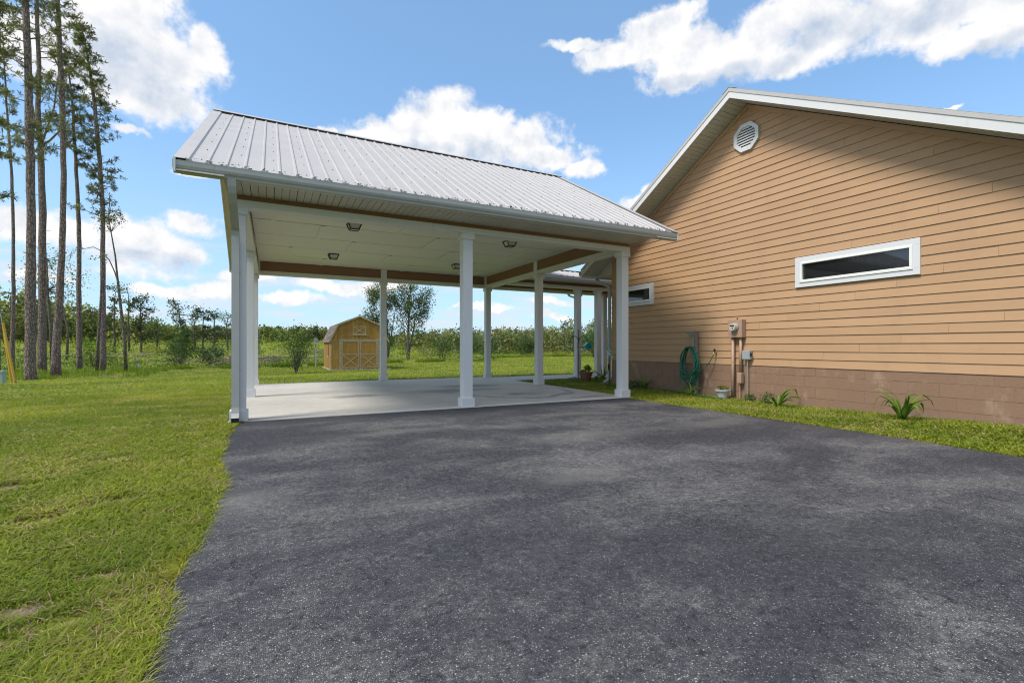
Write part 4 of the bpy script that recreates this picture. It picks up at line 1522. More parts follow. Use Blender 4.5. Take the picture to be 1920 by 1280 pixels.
# ------------------------------------------------------------------ plants, pots, garden ornaments
def strap_plant(name, label, loc, n, L, w_, seed, droop=1.0, group=None, cat='lily plant', cols=((0.07, 0.16, 0.018), (0.16, 0.24, 0.03)), long_side=None):
    """clump of arching strap leaves (crinum lily), each leaf an own bent blade"""
    r = random.Random(seed)
    t_ = thing(name, label, cat, loc, group)
    for k in range(n):
        az = 2 * math.pi * k / n + r.uniform(-.4, .4)
        if long_side is not None and r.random() < 0.35:
            az = long_side + r.uniform(-.35, .35)
        ln = L * r.uniform(0.6, 1.15)
        up0 = r.uniform(0.75, 1.45)
        pts = []
        p = Vector((0.03 * math.cos(az), 0.03 * math.sin(az), 0.0))
        ang = up0
        seg = 9
        kink = r.randint(4, 8) if r.random() < 0.45 else 99
        turn = r.uniform(-.14, .14)
        for j in range(seg + 1):
            pts.append(p.copy())
            step = ln / seg
            p = p + Vector((math.cos(az) * math.cos(ang), math.sin(az) * math.cos(ang), math.sin(ang))) * step
            ang -= droop * r.uniform(0.16, 0.34) * (0.35 + j / seg) + (1.0 if j == kink else 0.0)
            az += turn
            if p.z < 0.01:
                p.z = 0.01
        side = Vector((-math.sin(az), math.cos(az), 0))
        vs, cl = [], []
        c0 = cols[0]
        c1 = cols[1]
        mixv = r.random()
        for j, q in enumerate(pts):
            f = j / seg
            ww = w_ * (0.55 + 0.9 * f if f < 0.35 else 0.87 * (1 - ((f - 0.35) / 0.65) ** 2) + 0.02)
            vs += [tuple(q - side * ww / 2 + Vector((0, 0, ww * .22))), tuple(q), tuple(q + side * ww / 2 + Vector((0, 0, ww * .22)))]
            tip = max(0.0, f - 0.8) * 4 * (1 if r.random() < 0.6 else 0.2)
            c = [c0[i] * (1 - mixv) + c1[i] * mixv for i in range(3)]
            c = [c[0] * (1 - tip) + 0.26 * tip, c[1] * (1 - tip) + 0.20 * tip, c[2] * (1 - tip) + 0.05 * tip]
            cl += [c, [q_ * 1.25 for q_ in c], c]
        fs = []
        for j in range(seg):
            a = j * 3
            fs += [(a, a + 1, a + 4, a + 3), (a + 1, a + 2, a + 5, a + 4)]
        me = bpy.data.meshes.new('leaf')
        me.from_pydata(vs, [], fs)
        me.polygons.foreach_set('use_smooth', [True] * len(me.polygons))
        at = me.color_attributes.new('Col', 'FLOAT_COLOR', 'POINT')
        at.data.foreach_set('color', np.concatenate([np.array(cl, np.float32), np.ones((len(cl), 1), np.float32)], 1).ravel())
        o = link('leaf', me, 'lily_leaf', t_)
        so = o.modifiers.new('thick', 'SOLIDIFY')
        so.thickness = 0.003
    return t_


LG = 'strap-leaved lilies along the foundation'
strap_plant('lily_plant', 'largest arching strap-leaved lily, at the foundation nearest the street end', (8.46, 3.67, 0.03), 17, 0.62, 0.058, 11, 1.05, LG)
strap_plant('lily_plant', 'sprawling strap-leaved lily with one long bent leaf, right of the grey electrical box', (8.5, 5.66, 0.0), 13, 0.60, 0.045, 24, 1.1, LG, long_side=-1.2)
strap_plant('lily_plant', 'strap-leaved lily growing at the foot of the hose hanger', (8.56, 7.78, 0.0), 12, 0.42, 0.045, 35, 1.0, LG)
strap_plant('lily_plant', 'upright strap-leaved lily by the wall beside the front right carport post', (8.70, 9.42, 0.0), 12, 0.48, 0.045, 46, 0.8, LG)
strap_plant('lily_plant', 'low strap-leaved lily by the house corner below the metal flower', (9.15, 12.1, 0.0), 11, 0.46, 0.04, 57, 1.0, LG)
strap_plant('lily_plant', 'tall leafy lily clump close behind the house corner downspout', (10.2, 13.1, 0.0), 14, 0.6, 0.04, 68, 0.7, LG)


def leafy(name, mat, P, size, base, aspect=0.55, parent=None, flat=0.0, var=0.4, warm=0.2, seed=None, cols=None):
    V = leaf_quads(P, size, aspect, flat)
    c = shade_cols(len(P), base, var, warm) if cols is None else cols
    return quads_mesh(name, V, 4, mat, c, parent)


def ball_pts(n, c, rad, flat=0.8, shell=0.5):
    d = rng.normal(size=(n, 3))
    d /= np.linalg.norm(d, axis=1)[:, None]
    r_ = (shell + (1 - shell) * rng.random(n)) ** 0.6
    return np.array(c)[None, :] + d * r_[:, None] * rad * np.array([1, 1, flat])


def groundcover(label, loc, rad, h, n, base, size=0.035, name='groundcover_plant', group=None):
    P = ball_pts(n, (0, 0, h * 0.5), rad, h / rad * 0.6, 0.2)
    P[:, 2] = np.abs(P[:, 2])
    t_ = thing(name, label, 'plant', loc, group)
    leafy('foliage', 'leaf', P, size, base, parent=t_)
    st = MB()
    for k in range(7):
        a = rng.random() * 6.28
        st.tube([(0, 0, -0.02), (math.cos(a) * rad * .5, math.sin(a) * rad * .5, h * .8)], 0.004, 4)
    st.build('stem', 'grey_bark', t_, origin=(0, 0, 0))
    return t_


groundcover('low dark green ground cover with tiny blooms beside the front right carport post', (8.72, 9.85, 0.0), 0.28, 0.2, 420, (0.035, 0.085, 0.015))
groundcover('small tuft of weeds at the foot of the thin pale conduit', (8.80, 6.45, 0.0), 0.13, 0.14, 200, (0.05, 0.10, 0.02))
groundcover('silvery small-leaved plant at the foot of the shepherd hook', (8.75, 12.75, 0.0), 0.22, 0.12, 260, (0.14, 0.19, 0.12))
groundcover('low leafy weeds against the foundation left of the second lily', (8.72, 6.0, 0.0), 0.16, 0.22, 200, (0.04, 0.10, 0.015))

pot = thing('flower_pot', 'large reddish plastic flower pot with leafy green plant beside the shepherd hook', 'flower pot', (9.12, 12.6, 0))
MB().lathe((9.12, 12.6, 0), [(0.15, 0.0), (0.155, 0.02), (0.20, 0.24), (0.225, 0.245), (0.225, 0.285), (0.195, 0.285), (0.19, 0.24)], 20).build('pot', 'terracotta', pot, smooth=False)
MB().lathe((9.12, 12.6, 0), [(0.0, 0.235), (0.19, 0.245), (0.05, 0.26)], 14).build('soil', 'soil', pot)
P = np.concatenate([ball_pts(190, (0.05, -0.02, 0.40), 0.13, 0.9, 0.3), ball_pts(70, (-0.10, 0.03, 0.31), 0.10, 0.7, 0.3)])
leafy('foliage', 'leaf', P, 0.055, (0.09, 0.17, 0.03), 0.7, pot)

pot2 = thing('planter_bowl', 'small pale grey planter bowl with sparse red blooms beside the meter pipe', 'planter', (8.72, 7.05, 0))
MB().lathe((8.72, 7.05, 0), [(0.09, 0.0), (0.10, 0.02), (0.135, 0.14), (0.16, 0.15), (0.165, 0.185), (0.148, 0.185), (0.14, 0.15)], 20).build('bowl', 'pot_white', pot2)
MB().lathe((8.72, 7.05, 0), [(0.0, 0.15), (0.14, 0.155), (0.04, 0.165)], 14).build('soil', 'soil', pot2)
leafy('foliage', 'leaf', ball_pts(150, (0, 0, 0.215), 0.14, 0.45, 0.2), 0.035, (0.075, 0.13, 0.03), 0.6, pot2)
leafy('bloom', 'flower_red', ball_pts(16, (0, 0, 0.26), 0.10, 0.4, 0.2), 0.022, (0.5, 0.04, 0.02), 0.9, pot2)

hook = thing('shepherd_hook', 'tall black double shepherd hook standing behind the red pot', 'shepherd hook', (8.87, 12.65, 0))
m_ = MB().tube([(8.87, 12.65, -0.05), (8.87, 12.65, 1.62)], 0.014, 8)
m_.lathe((8.87, 12.65, 1.60), [(0.004, 0), (0.02, 0.02), (0.004, 0.07)], 8)
m_.build('stake', 'black_metal', hook)
dirx = Vector((math.cos(R(27)), -math.sin(R(27)), 0))
for s_ in (-1, 1):
    pts = []
    for j in range(13):
        th = math.pi * j / 12
        q = Vector((8.87, 12.65, 1.24)) + dirx * s_ * (0.14 - 0.14 * math.cos(th)) + Vector((0, 0, 0.19 * math.sin(th) + 0.03 * (j / 12)))
        pts.append(q)
    pts.append(pts[-1] + dirx * s_ * 0.03 + Vector((0, 0, -0.02)))
    pts.append(pts[-1] + dirx * s_ * 0.03 + Vector((0, 0, 0.02)))
    MB().tube(pts, 0.012, 6).build('arm', 'black_metal', hook)
m_ = MB()
for s_ in (-1, 1):
    c = Vector((8.87, 12.65, 0)) + dirx * s_ * 0.05
    m_.tube([(8.87, 12.65, 1.36), (c.x, c.y, 1.15), (c.x, c.y, 1.09)], 0.005, 5)
m_.tube([tuple(Vector((8.87, 12.65, 1.09)) - dirx * .06), tuple(Vector((8.87, 12.65, 1.09)) + dirx * .06)], 0.007, 5)
m_.build('brace', 'black_metal', hook)
bh = thing('birdhouse', 'turquoise cube birdhouse hanging tilted from the shepherd hook', 'birdhouse', (9.13, 12.52, 1.12))
bm_ = MB().box(-0.085, 0.085, -0.085, 0.085, -0.085, 0.085)
ob = link('body', bm_.mesh('body'), 'turquoise', bh)
ob.rotation_euler = (0, R(45), R(-12))
ob2 = link('roof', MB().box(-0.10, 0.10, -0.10, 0.10, 0.086, 0.098).box(-0.10, -0.086, -0.10, 0.10, -0.09, 0.086).mesh('roof'), 'turquoise', bh)
ob2.rotation_euler = (0, R(45), R(-12))
mh = MB()
ring = lambda y, r_: [(0.02 + r_ * math.cos(2 * math.pi * k / 14), y, r_ * math.sin(2 * math.pi * k / 14)) for k in range(14)]
mh.extrude(ring(-0.088, 0.022), ring(-0.0855, 0.022))
ob3 = link('entrance', mh.mesh('entrance'), 'dark_void', bh)
ob3.rotation_euler = (0, R(45), R(-12))
MB().tube([(0, 0, 0.12), (-0.01, 0.03, 0.22)], 0.003, 5).build('wire', 'black_metal', bh, origin=(0, 0, 0))

fl = thing('metal_flower', 'pale teal metal flower ornament on a dark stake at the house corner', 'garden ornament', (8.72, 10.92, 0))
MB().tube([(8.72, 10.92, -0.05), (8.725, 10.92, 0.4), (8.72, 10.92, 0.8)], 0.014, 7).build('stake', 'black_metal', fl)
MB().tube([(8.72, 10.92, 0.42), (8.68, 10.9, 0.5), (8.66, 10.88, 0.60)], 0.02, 6).build('collar', 'black_metal', fl)
for k in range(10):
    az = k * 2.4
    lift = 0.25 + 0.13 * (k % 4)
    P0 = Vector((8.72, 10.92, 0.78 + 0.022 * k))
    d = Vector((math.cos(az) * math.cos(lift), math.sin(az) * math.cos(lift), math.sin(lift)))
    sd2 = d.cross(Vector((0, 0, 1))).normalized()
    a, b_, c, e = P0, P0 + d * 0.10 + sd2 * 0.05, P0 + d * 0.19, P0 + d * 0.10 - sd2 * 0.05
    nn = d.cross(sd2) * 0.004
    MB().add([a, b_, c, e, a + nn, b_ + nn, c + nn, e + nn], [(0, 1, 2, 3), (7, 6, 5, 4), (0, 4, 5, 1), (1, 5, 6, 2), (2, 6, 7, 3), (3, 7, 4, 0)]).build('petal', 'flower_teal', fl)

# ------------------------------------------------------------------ barn-style shed
SX, SY, SZ = 3.6, 34.0, -0.50
shed = thing('garden_shed', 'honey-coloured wooden barn shed with gambrel roof and double cross-braced doors', 'shed', (SX, SY, SZ))
WW, DD, WH = 3.72, 4.7, 2.06


def LB(*a):
    return MB().box(*a)


GP = [(0, WH), (0.45, WH + 0.97), (WW / 2, WH + 1.55), (WW - 0.45, WH + 0.97), (WW, WH)]


def gam(x):
    return float(np.interp(x, [p[0] for p in GP], [p[1] for p in GP]))


nb = 30
bw = WW / nb
zero = (0, 0, 0)
for k in range(nb):
    xa, xb = k * bw, (k + 1) * bw
    z0 = 0.06
    # lower boards end at the band, upper boards run to the roof line
    MB().box(xa + .002, xb - .002, 0.0, 0.02, z0, WH - 0.03).build('wall_board', 'shed_wood', shed, origin=zero)
    m_ = MB()
    m_.extrude([(xa + .002, 0, WH + 0.03), (xb - .002, 0, WH + 0.03), (xb - .002, 0, gam(xb) + .04), (xa + .002, 0, gam(xa) + .04)],
               [(xa + .002, .02, WH + 0.03), (xb - .002, .02, WH + 0.03), (xb - .002, .02, gam(xb) + .04), (xa + .002, .02, gam(xa) + .04)])
    m_.build('wall_board', 'shed_wood', shed, origin=zero)
nb2 = 24
for side, xx in ((0, 0.0), (1, WW)):
    for k in range(nb2):
        ya, yb = 0.021 + k * (DD - .02) / nb2, 0.021 + (k + 1) * (DD - .02) / nb2
        s_ = -1 if side == 0 else 1
        MB().box(xx, xx + s_ * 0.018, ya + .002, yb - .002, 0.06, WH).build('wall_board', 'shed_wood', shed, origin=zero)
MB().extrude([(0.03, .03, 0.05), (WW - .03, .03, 0.05), (WW - .03, .03, WH)] + [(x, .03, z_ - .02) for x, z_ in GP[::-1][1:4]] + [(.03, .03, WH)],
             [(0.03, DD, 0.05), (WW - .03, DD, 0.05), (WW - .03, DD, WH)] + [(x, DD, z_ - .02) for x, z_ in GP[::-1][1:4]] + [(.03, DD, WH)]).build('core', 'dark_void', shed, origin=zero)
MB().box(-0.02, WW + .02, -0.018, 0.0, WH - 0.03, WH + 0.03).build('band', 'shed_trim', shed, origin=zero)
for x in (-0.02, WW - 0.05):
    MB().box(x, x + 0.07, -0.02, -0.0005, 0.05, WH - .03).build('corner_trim', 'shed_trim', shed, origin=zero)
# doors
for s_ in (0, 1):
    xa = 0.66 + s_ * 1.22
    xb = xa + 1.19
    dr = thing('door', None, None)
    dr.parent = shed
    dr.location = (xa, -0.02, 0.12)
    for key in ('label', 'category', 'group'):
        if key in dr:
            del dr[key]
    W_, Hh = xb - xa, 1.90
    MB().box(0, W_, 0.0, 0.018, 0, Hh).build('panel', 'shed_wood', dr, origin=zero)
    tr = MB()
    tr.box(0, 0.09, -0.022, -.0005, 0, Hh).box(W_ - 0.09, W_, -0.022, -.0005, 0, Hh)
    tr.box(0.09, W_ - 0.09, -0.022, -.0005, 0, 0.09).box(0.09, W_ - 0.09, -0.022, -.0005, Hh - 0.09, Hh).box(0.09, W_ - .09, -0.022, -.0005, 0.91, 1.0)
    tr.build('door_frame', 'shed_trim', dr, origin=zero)
    MB().bar((0.09, -0.011, 0.09), (W_ - 0.09, -0.011, 0.91), 0.018, 0.075).build('brace', 'shed_trim', dr, origin=zero)
    MB().bar((0.09, -0.013, 0.91), (W_ - 0.09, -0.013, 0.09), 0.018, 0.075).build('brace', 'shed_trim', dr, origin=zero)
    for z_ in (0.3, 1.0, 1.7):
        MB().box(-0.09 if s_ == 0 else W_ - .02, 0.02 if s_ == 0 else W_ + 0.09, -0.03, -0.023, z_, z_ + 0.035).build('hinge', 'galvanised', dr, origin=zero)
MB().box(0.52, 0.655, -0.035, -.019, 0.06, 2.12).box(3.075, 3.21, -0.035, -.019, 0.06, 2.12).box(0.655, 3.075, -0.035, -.019, 2.03, 2.12).build('door_trim', 'shed_trim', shed, origin=zero)
ld = MB()
ld.box(1.42, 2.30, -0.03, -.001, 2.42, 2.49).box(1.42, 2.30, -0.03, -.001, 2.95, 3.02).box(1.42, 1.50, -0.03, -.001, 2.49, 2.95).box(2.22, 2.30, -0.03, -.001, 2.49, 2.95)
ld.box(1.33, 2.39, -0.06, -.001, 2.37, 2.42)
ld.bar((1.50, -0.016, 2.50), (2.22, -0.016, 2.94), 0.018, 0.06).bar((1.50, -0.018, 2.94), (2.22, -0.018, 2.50), 0.018, 0.06)
ld.build('loft_door_trim', 'shed_trim', shed, origin=zero)
MB().box(-0.022, -0.019, 1.35, 1.75, 0.95, 1.75).build('window', 'dark_void', shed, origin=zero)
MB().box(-0.06, -0.019, 1.3, 1.8, 0.86, 0.95).build('window_sill', 'pot_white', shed, origin=zero)
# roof: rows of shingles on the four planes
ov = 0.12
RP = [(-0.13, WH - 0.12), (0.43, WH + 1.05), (WW / 2, WH + 1.66), (WW - 0.43, WH + 1.05), (WW + 0.13, WH - 0.12)]
for (a, b_) in zip(RP[:-1], RP[1:]):
    av, bv_ = Vector((a[0], 0, a[1])), Vector((b_[0], 0, b_[1]))
    MB().extrude([(a[0], -ov, a[1]), (b_[0], -ov, b_[1]), (b_[0], -ov, b_[1] - .05), (a[0], -ov, a[1] - .05)], [(a[0], DD + ov, a[1]), (b_[0], DD + ov, b_[1]), (b_[0], DD + ov, b_[1] - .05), (a[0], DD + ov, a[1] - .05)]).build('roof_deck', 'shed_trim', shed, origin=zero)
    nrm = Vector((-(bv_ - av).z, 0, (bv_ - av).x)).normalized()
    if a[0] < WW / 2:
        lo, hi = av, bv_
    else:
        lo, hi = bv_, av
    nr = max(4, int((hi - lo).length / 0.14))
    for k in range(nr):
        p0 = lo + (hi - lo) * (k / nr)
        p1 = lo + (hi - lo) * ((k + 1) / nr)
        nc = 9 if a[0] < 0.5 else 3
        for j in range(nc):
            ya = -ov + (DD + 2 * ov) * j / nc + 0.003
            yb = -ov + (DD + 2 * ov) * (j + 1) / nc - 0.003
            q0, q1 = p0 + nrm * 0.018, p1 + nrm * 0.004
            MB().extrude([(p0.x, ya, p0.z), tuple((q0.x, ya, q0.z)), (q1.x, ya, q1.z), (p1.x, ya, p1.z)], [(p0.x, yb, p0.z), (q0.x, yb, q0.z), (q1.x, yb, q1.z), (p1.x, yb, p1.z)]).build('shingle', 'shingle', shed, origin=zero)
    MB().bar((a[0], -ov - 0.012, a[1] - 0.03), (b_[0], -ov - 0.012, b_[1] - 0.03), 0.02, 0.11, up=(0, 0, 1)).build('rake_trim', 'shed_trim', shed, origin=zero)
for k in range(13):
    fx = k / 12.0
    x = -0.1 + fx * (WW + .1)
    MB().box(x, x + 0.27, -0.12 + random.uniform(-.03, .03), 0.15, -0.04, 0.055).build('foundation_stone', 'stone', shed, origin=zero, bevel=0.012)
for k in range(14):
    y = 0.2 + k * 0.32
    MB().box(-0.12 + random.uniform(-.03, .02), 0.1, y, y + 0.29, -0.04, 0.055).build('foundation_stone', 'stone', shed, origin=zero, bevel=0.012)

# birdhouse pole behind the shed, rail fence, brush, utility things
bp = thing('birdhouse_post', 'white post with a small pitched birdhouse on top, left of the shed', 'birdhouse post', (3.05, 39.3, -0.5))
MB().box(-0.045, 0.045, -0.045, 0.045, -0.1, 1.75).build('post', 'pot_white', bp, origin=zero)
MB().box(-0.12, 0.12, -0.12, 0.12, 1.75, 2.1).build('box', 'pot_white', bp, origin=zero)
MB().add([(-0.2, -.16, 2.1), (0.2, -.16, 2.1), (0, -.16, 2.3), (-0.2, .16, 2.1), (0.2, .16, 2.1), (0, .16, 2.3)], [(0, 1, 2), (5, 4, 3), (0, 3, 4, 1), (1, 4, 5, 2), (2, 5, 3, 0)]).build('roof', 'galvanised', bp, origin=zero)

fence = thing('rail_fence', 'low weathered single-rail fence between the bush and the shed', 'fence', (-3.0, 44.5, -0.45))
for i in range(7):
    x = -3.0 + i * 1.6
    MB().box(x - .05, x + .05, 44.45, 44.55, -0.6, 0.38).build('fence_post', 'debris_wood', fence)
    if i < 6:
        MB().bar((x, 44.5, 0.16 + random.uniform(-.05, .05)), (x + 1.6, 44.5, 0.16 + random.uniform(-.05, .05)), 0.05, 0.1).build('rail', 'debris_wood', fence)

gy = thing('guy_wire_guard', 'bright yellow plastic guy-wire guard leaning beside the left pine trunks', 'guy-wire guard', (-8.58, 24.35, -0.3))
MB().tube([(0, 0, -0.05), (-0.42, 0.2, 2.3)], 0.042, 8).build('sleeve', 'yellow_plastic', gy, origin=zero)
MB().tube([(0.02, 0, -0.2), (-3.4, 1.6, 18.0)], 0.006, 4).build('wire', 'galvanised', gy, origin=zero)
MB().tube([(0.0, 0, -0.1), (-0.0, 0.0, 0.10)], 0.03, 6).build('anchor', 'black_metal', gy, origin=zero)
gy2 = thing('guy_wire_guard', 'duller yellow guy-wire guard standing just behind the brighter one', 'guy-wire guard', (-9.6, 26.9, -0.36))
MB().tube([(0, 0, -0.05), (-0.30, 0.14, 2.35)], 0.045, 8).build('sleeve', 'yellow_plastic', gy2, origin=zero)
MB().tube([(0.0, 0, -0.2), (-2.3, 1.2, 17.0)], 0.006, 4).build('wire', 'galvanised', gy2, origin=zero)
pd = thing('utility_pedestal', 'short grey-green utility pedestal at the foot of the leftmost trunk', 'utility pedestal', (-9.33, 25.2, -0.33))
MB().box(-0.13, 0.13, -0.13, 0.13, -0.1, 0.42).build('body', 'pedestal_green', pd, origin=zero, bevel=0.01)
MB().box(-0.15, 0.15, -0.15, 0.15, 0.42, 0.52).build('lid', 'pedestal_green', pd, origin=zero, bevel=0.01)
stk = thing('survey_stake', 'short pale wooden stake at the lawn edge right of the pines', 'stake', (-8.1, 40.4, -0.5))
MB().box(-0.04, 0.04, -0.03, 0.03, -0.1, 0.45).build('stick', 'pot_white', stk, origin=zero)
MB().bar((0, 0, -0.05), (-0.25, 0.1, 1.0), 0.05, 0.05).build('broken_branch', 'debris_wood', stk, origin=zero)

# ------------------------------------------------------------------ trees
PINES = [
 ('leftmost pine trunk at the edge of the view, behind the pedestal', (-9.60, 25.70, -0.32), [(0, 0, -0.1, 0.13), (0.0, 0.0, 2.47, 0.11), (-0.04, 0.02, 6.65, 0.09), (-0.09, 0.05, 10.84, 0.073), (-0.17, 0.09, 15.02, 0.063), (-0.21, 0.1, 17.7, 0.03)], 0.36, 1.0, 8),
 ('very thin pine far back between the leftmost trunk and the thickest one', (-16.33, 45.79, -0.50), [(0, 0, -0.1, 0.15), (0.1, -0.05, 4.97, 0.113), (0.1, -0.05, 9.49, 0.094), (0.0, 0.0, 13.64, 0.085), (-0.34, 0.17, 18.91, 0.057), (-0.6, 0.31, 23.81, 0.03)], 0.62, 1.0, 8),
 ('thickest and nearest pine trunk of the group, straight and grey', (-10.24, 30.58, -0.49), [(0, 0, -0.1, 0.268), (-0.02, 0.01, 0.56, 0.217), (-0.02, 0.01, 3.88, 0.204), (0.02, -0.01, 7.45, 0.172), (-0.02, 0.01, 10.51, 0.166), (-0.14, 0.07, 15.1, 0.14), (-0.23, 0.12, 18.16, 0.128), (-0.32, 0.16, 22.97, 0.06)], 0.45, 1.35, 14),
 ('pine just right of the thickest trunk, forking high up', (-12.66, 39.33, -0.50), [(0, 0, -0.1, 0.248), (0.0, 0.0, 3.24, 0.207), (0.03, -0.02, 7.21, 0.19), (0.03, -0.02, 9.85, 0.182), (-0.09, 0.05, 14.15, 0.157), (-0.24, 0.12, 16.47, 0.132), (-0.15, 0.08, 18.78, 0.116), (-0.32, 0.17, 23.08, 0.099), (-0.38, 0.2, 27.06, 0.04)], 0.48, 1.7, 15),
 ('slightly leaning pine with flared foot, third thick trunk from the edge', (-10.43, 34.09, -0.50), [(0, 0, -0.1, 0.246), (0.03, -0.01, 1.59, 0.188), (0.21, -0.11, 4.2, 0.174), (0.34, -0.17, 7.38, 0.137), (0.39, -0.2, 10.27, 0.13), (0.34, -0.17, 14.61, 0.13), (0.21, -0.11, 17.51, 0.116), (0.1, -0.05, 20.4, 0.10), (0.05, -0.03, 24.3, 0.04)], 0.52, 1.5, 17),
 ('slender straight pine with bare trunk standing alone mid group', (-11.29, 40.79, -0.50), [(0, 0, -0.1, 0.159), (-0.03, 0.02, 4.76, 0.132), (-0.03, 0.02, 9.69, 0.115), (-0.22, 0.11, 13.92, 0.097), (-0.41, 0.21, 17.44, 0.07), (-0.57, 0.29, 19.2, 0.044), (-0.78, 0.4, 20.6, 0.015)], 0.66, 0.85, 12),
 ('pine with needles down most of its trunk, nearest the carport', (-9.91, 40.09, -0.50), [(0, 0, -0.1, 0.194), (0.03, -0.02, 2.64, 0.15), (0.0, 0.0, 6.87, 0.141), (0.0, 0.0, 10.39, 0.123), (-0.19, 0.1, 13.92, 0.123), (-0.47, 0.24, 17.44, 0.106), (-0.72, 0.37, 19.56, 0.07), (-1.1, 0.56, 22.02, 0.035), (-1.35, 0.69, 23.08, 0.015)], 0.42, 1.35, 34),
]


def needle_clump(P, n, size, base, r):
    """a tuft of long thin needles"""
    d = r.normal(size=(n, 3)) + np.array([0, 0, 0.25])
    d /= np.linalg.norm(d, axis=1)[:, None]
    q = r.normal(size=(n, 3))
    s_ = np.cross(d, q)
    s_ /= np.linalg.norm(s_, axis=1)[:, None]
    L = (size * (0.6 + 0.6 * r.random(n)))[:, None]
    W = L * 0.085
    A = np.repeat(P[None, :], n, 0)
    return np.stack([A, A + d * L * 0.5 + s_ * W, A + d * L, A + d * L * 0.5 - s_ * W], 1)


def make_pine(label, loc, path, crown_from, reach, nbranch, seed, group='tall pines at the left lawn edge', fork=False):
    r = random.Random(seed)
    nr = np.random.default_rng(seed)
    t_ = thing('pine_tree', label, 'pine tree', loc, group)
    pts = [Vector(p[:3]) for p in path]
    rad = [p[3] for p in path]
    # densify and roughen
    P2, R2 = [], []
    for a, b_, ra, rb in zip(pts[:-1], pts[1:], rad[:-1], rad[1:]):
        n = max(2, int((b_ - a).length / 0.7))
        for j in range(n):
            f = j / n
            P2.append(a.lerp(b_, f) + Vector((r.gauss(0, .008), r.gauss(0, .008), 0)))
            R2.append((ra + (rb - ra) * f) * r.uniform(0.96, 1.05))
    P2.append(pts[-1]); R2.append(rad[-1])
    tr = MB().tube(P2, R2, 10)
    tr.build('trunk', 'pine_bark', t_, origin=zero, smooth=True)
    top = pts[-1].z
    br = MB()
    quads, cols = [], []

    def at(z):
        for a, b_, ra, rb in zip(pts[:-1], pts[1:], rad[:-1], rad[1:]):
            if a.z <= z <= b_.z:
                f = (z - a.z) / max(1e-6, b_.z - a.z)
                return a.lerp(b_, f), ra + (rb - ra) * f
        return pts[-1], rad[-1]
    for k in range(nbranch):
        f = crown_from + (1 - crown_from) * ((k + r.random()) / nbranch)
        z = f * top
        p, rr_ = at(z)
        az = r.uniform(0, 6.283)
        rel = (f - crown_from) / (1 - crown_from)
        L = reach * (1.15 - 0.75 * rel) * r.uniform(0.5, 1.15)
        if rel < 0.12 and r.random() < 0.5:
            L *= 0.4
        el = r.uniform(-0.15, 0.55)
        bp_ = [p.copy()]
        q = p.copy()
        for j in range(5):
            q = q + Vector((math.cos(az) * math.cos(el), math.sin(az) * math.cos(el), math.sin(el))) * L / 5
            az += r.uniform(-.25, .25)
            el += r.uniform(-0.12, 0.2)
            bp_.append(q.copy())
        b0 = min(0.035, rr_ * 0.45)
        br.tube(bp_, [b0, b0 * .8, b0 * .6, b0 * .45, b0 * .3, b0 * .2], 5)
        for j in range(2, 6):
            for s_ in range(r.choice((1, 2, 2, 3))):
                tw = bp_[j] + Vector((r.gauss(0, 1), r.gauss(0, 1), r.gauss(0.2, .6))) * 0.16 * (reach ** 0.6)
                br.tube([bp_[j], tw], [b0 * .25, 0.004], 3, caps=False)
                n = r.randint(15, 24)
                tone = r.uniform(0.6, 1.5)
                quads.append(needle_clump(np.array(tw), n, 0.24 * r.uniform(0.7, 1.25), None, nr))
                cols.append(shade_cols(n, (0.105 * tone, 0.115 * tone, 0.050 * tone), 0.35, 0.15, nr))
    # short dead stubs on the bare trunk
    for k in range(9):
        z = r.uniform(0.15, crown_from) * top
        p, rr_ = at(z)
        az = r.uniform(0, 6.283)
        br.tube([p, p + Vector((math.cos(az), math.sin(az), 0.1)) * (rr_ + r.uniform(0.03, 0.22))], [0.016, 0.006], 4)
    if fork:
        p, rr_ = at(14.0)
        for pts3 in ([(0, 0, 0), (0.35, -.17, 1.1), (0.75, -.38, 2.4), (0.95, -.48, 4.2), (1.2, -.6, 6.4)], [(0, 0, 0), (0.5, -.25, .35), (1.0, -.5, .9), (1.35, -.7, 1.9)], [(0, 0, .6), (-.35, .17, 1.8), (-.6, .3, 3.6), (-.9, .45, 5.8)]):
            br.tube([p + Vector(q) for q in pts3], [0.075, 0.06, 0.045, 0.03, 0.015][:len(pts3)], 6)
            for j in range(2, len(pts3)):
                for s_ in range(4):
                    tw = p + Vector(pts3[j]) + Vector((r.gauss(0, .45), r.gauss(0, .45), r.gauss(0, .4)))
                    br.tube([p + Vector(pts3[j]), tw], [0.012, 0.004], 3, caps=False)
                    quads.append(needle_clump(np.array(tw), 12, 0.26, None, nr))
                    cols.append(shade_cols(12, (0.09, 0.115, 0.04), 0.4, 0.15, nr))
    tag(br.build('branches', 'pine_bark', t_, origin=zero), kind='stuff')
    quads_mesh('needles', np.concatenate(quads), 4, 'leaf', np.concatenate(cols), t_)
    return t_


for i, (lb, loc, path, cf, reach, nbr) in enumerate(PINES):
    make_pine(lb, loc, path, cf, reach, nbr * 2, 100 + i, fork=(i == 3))


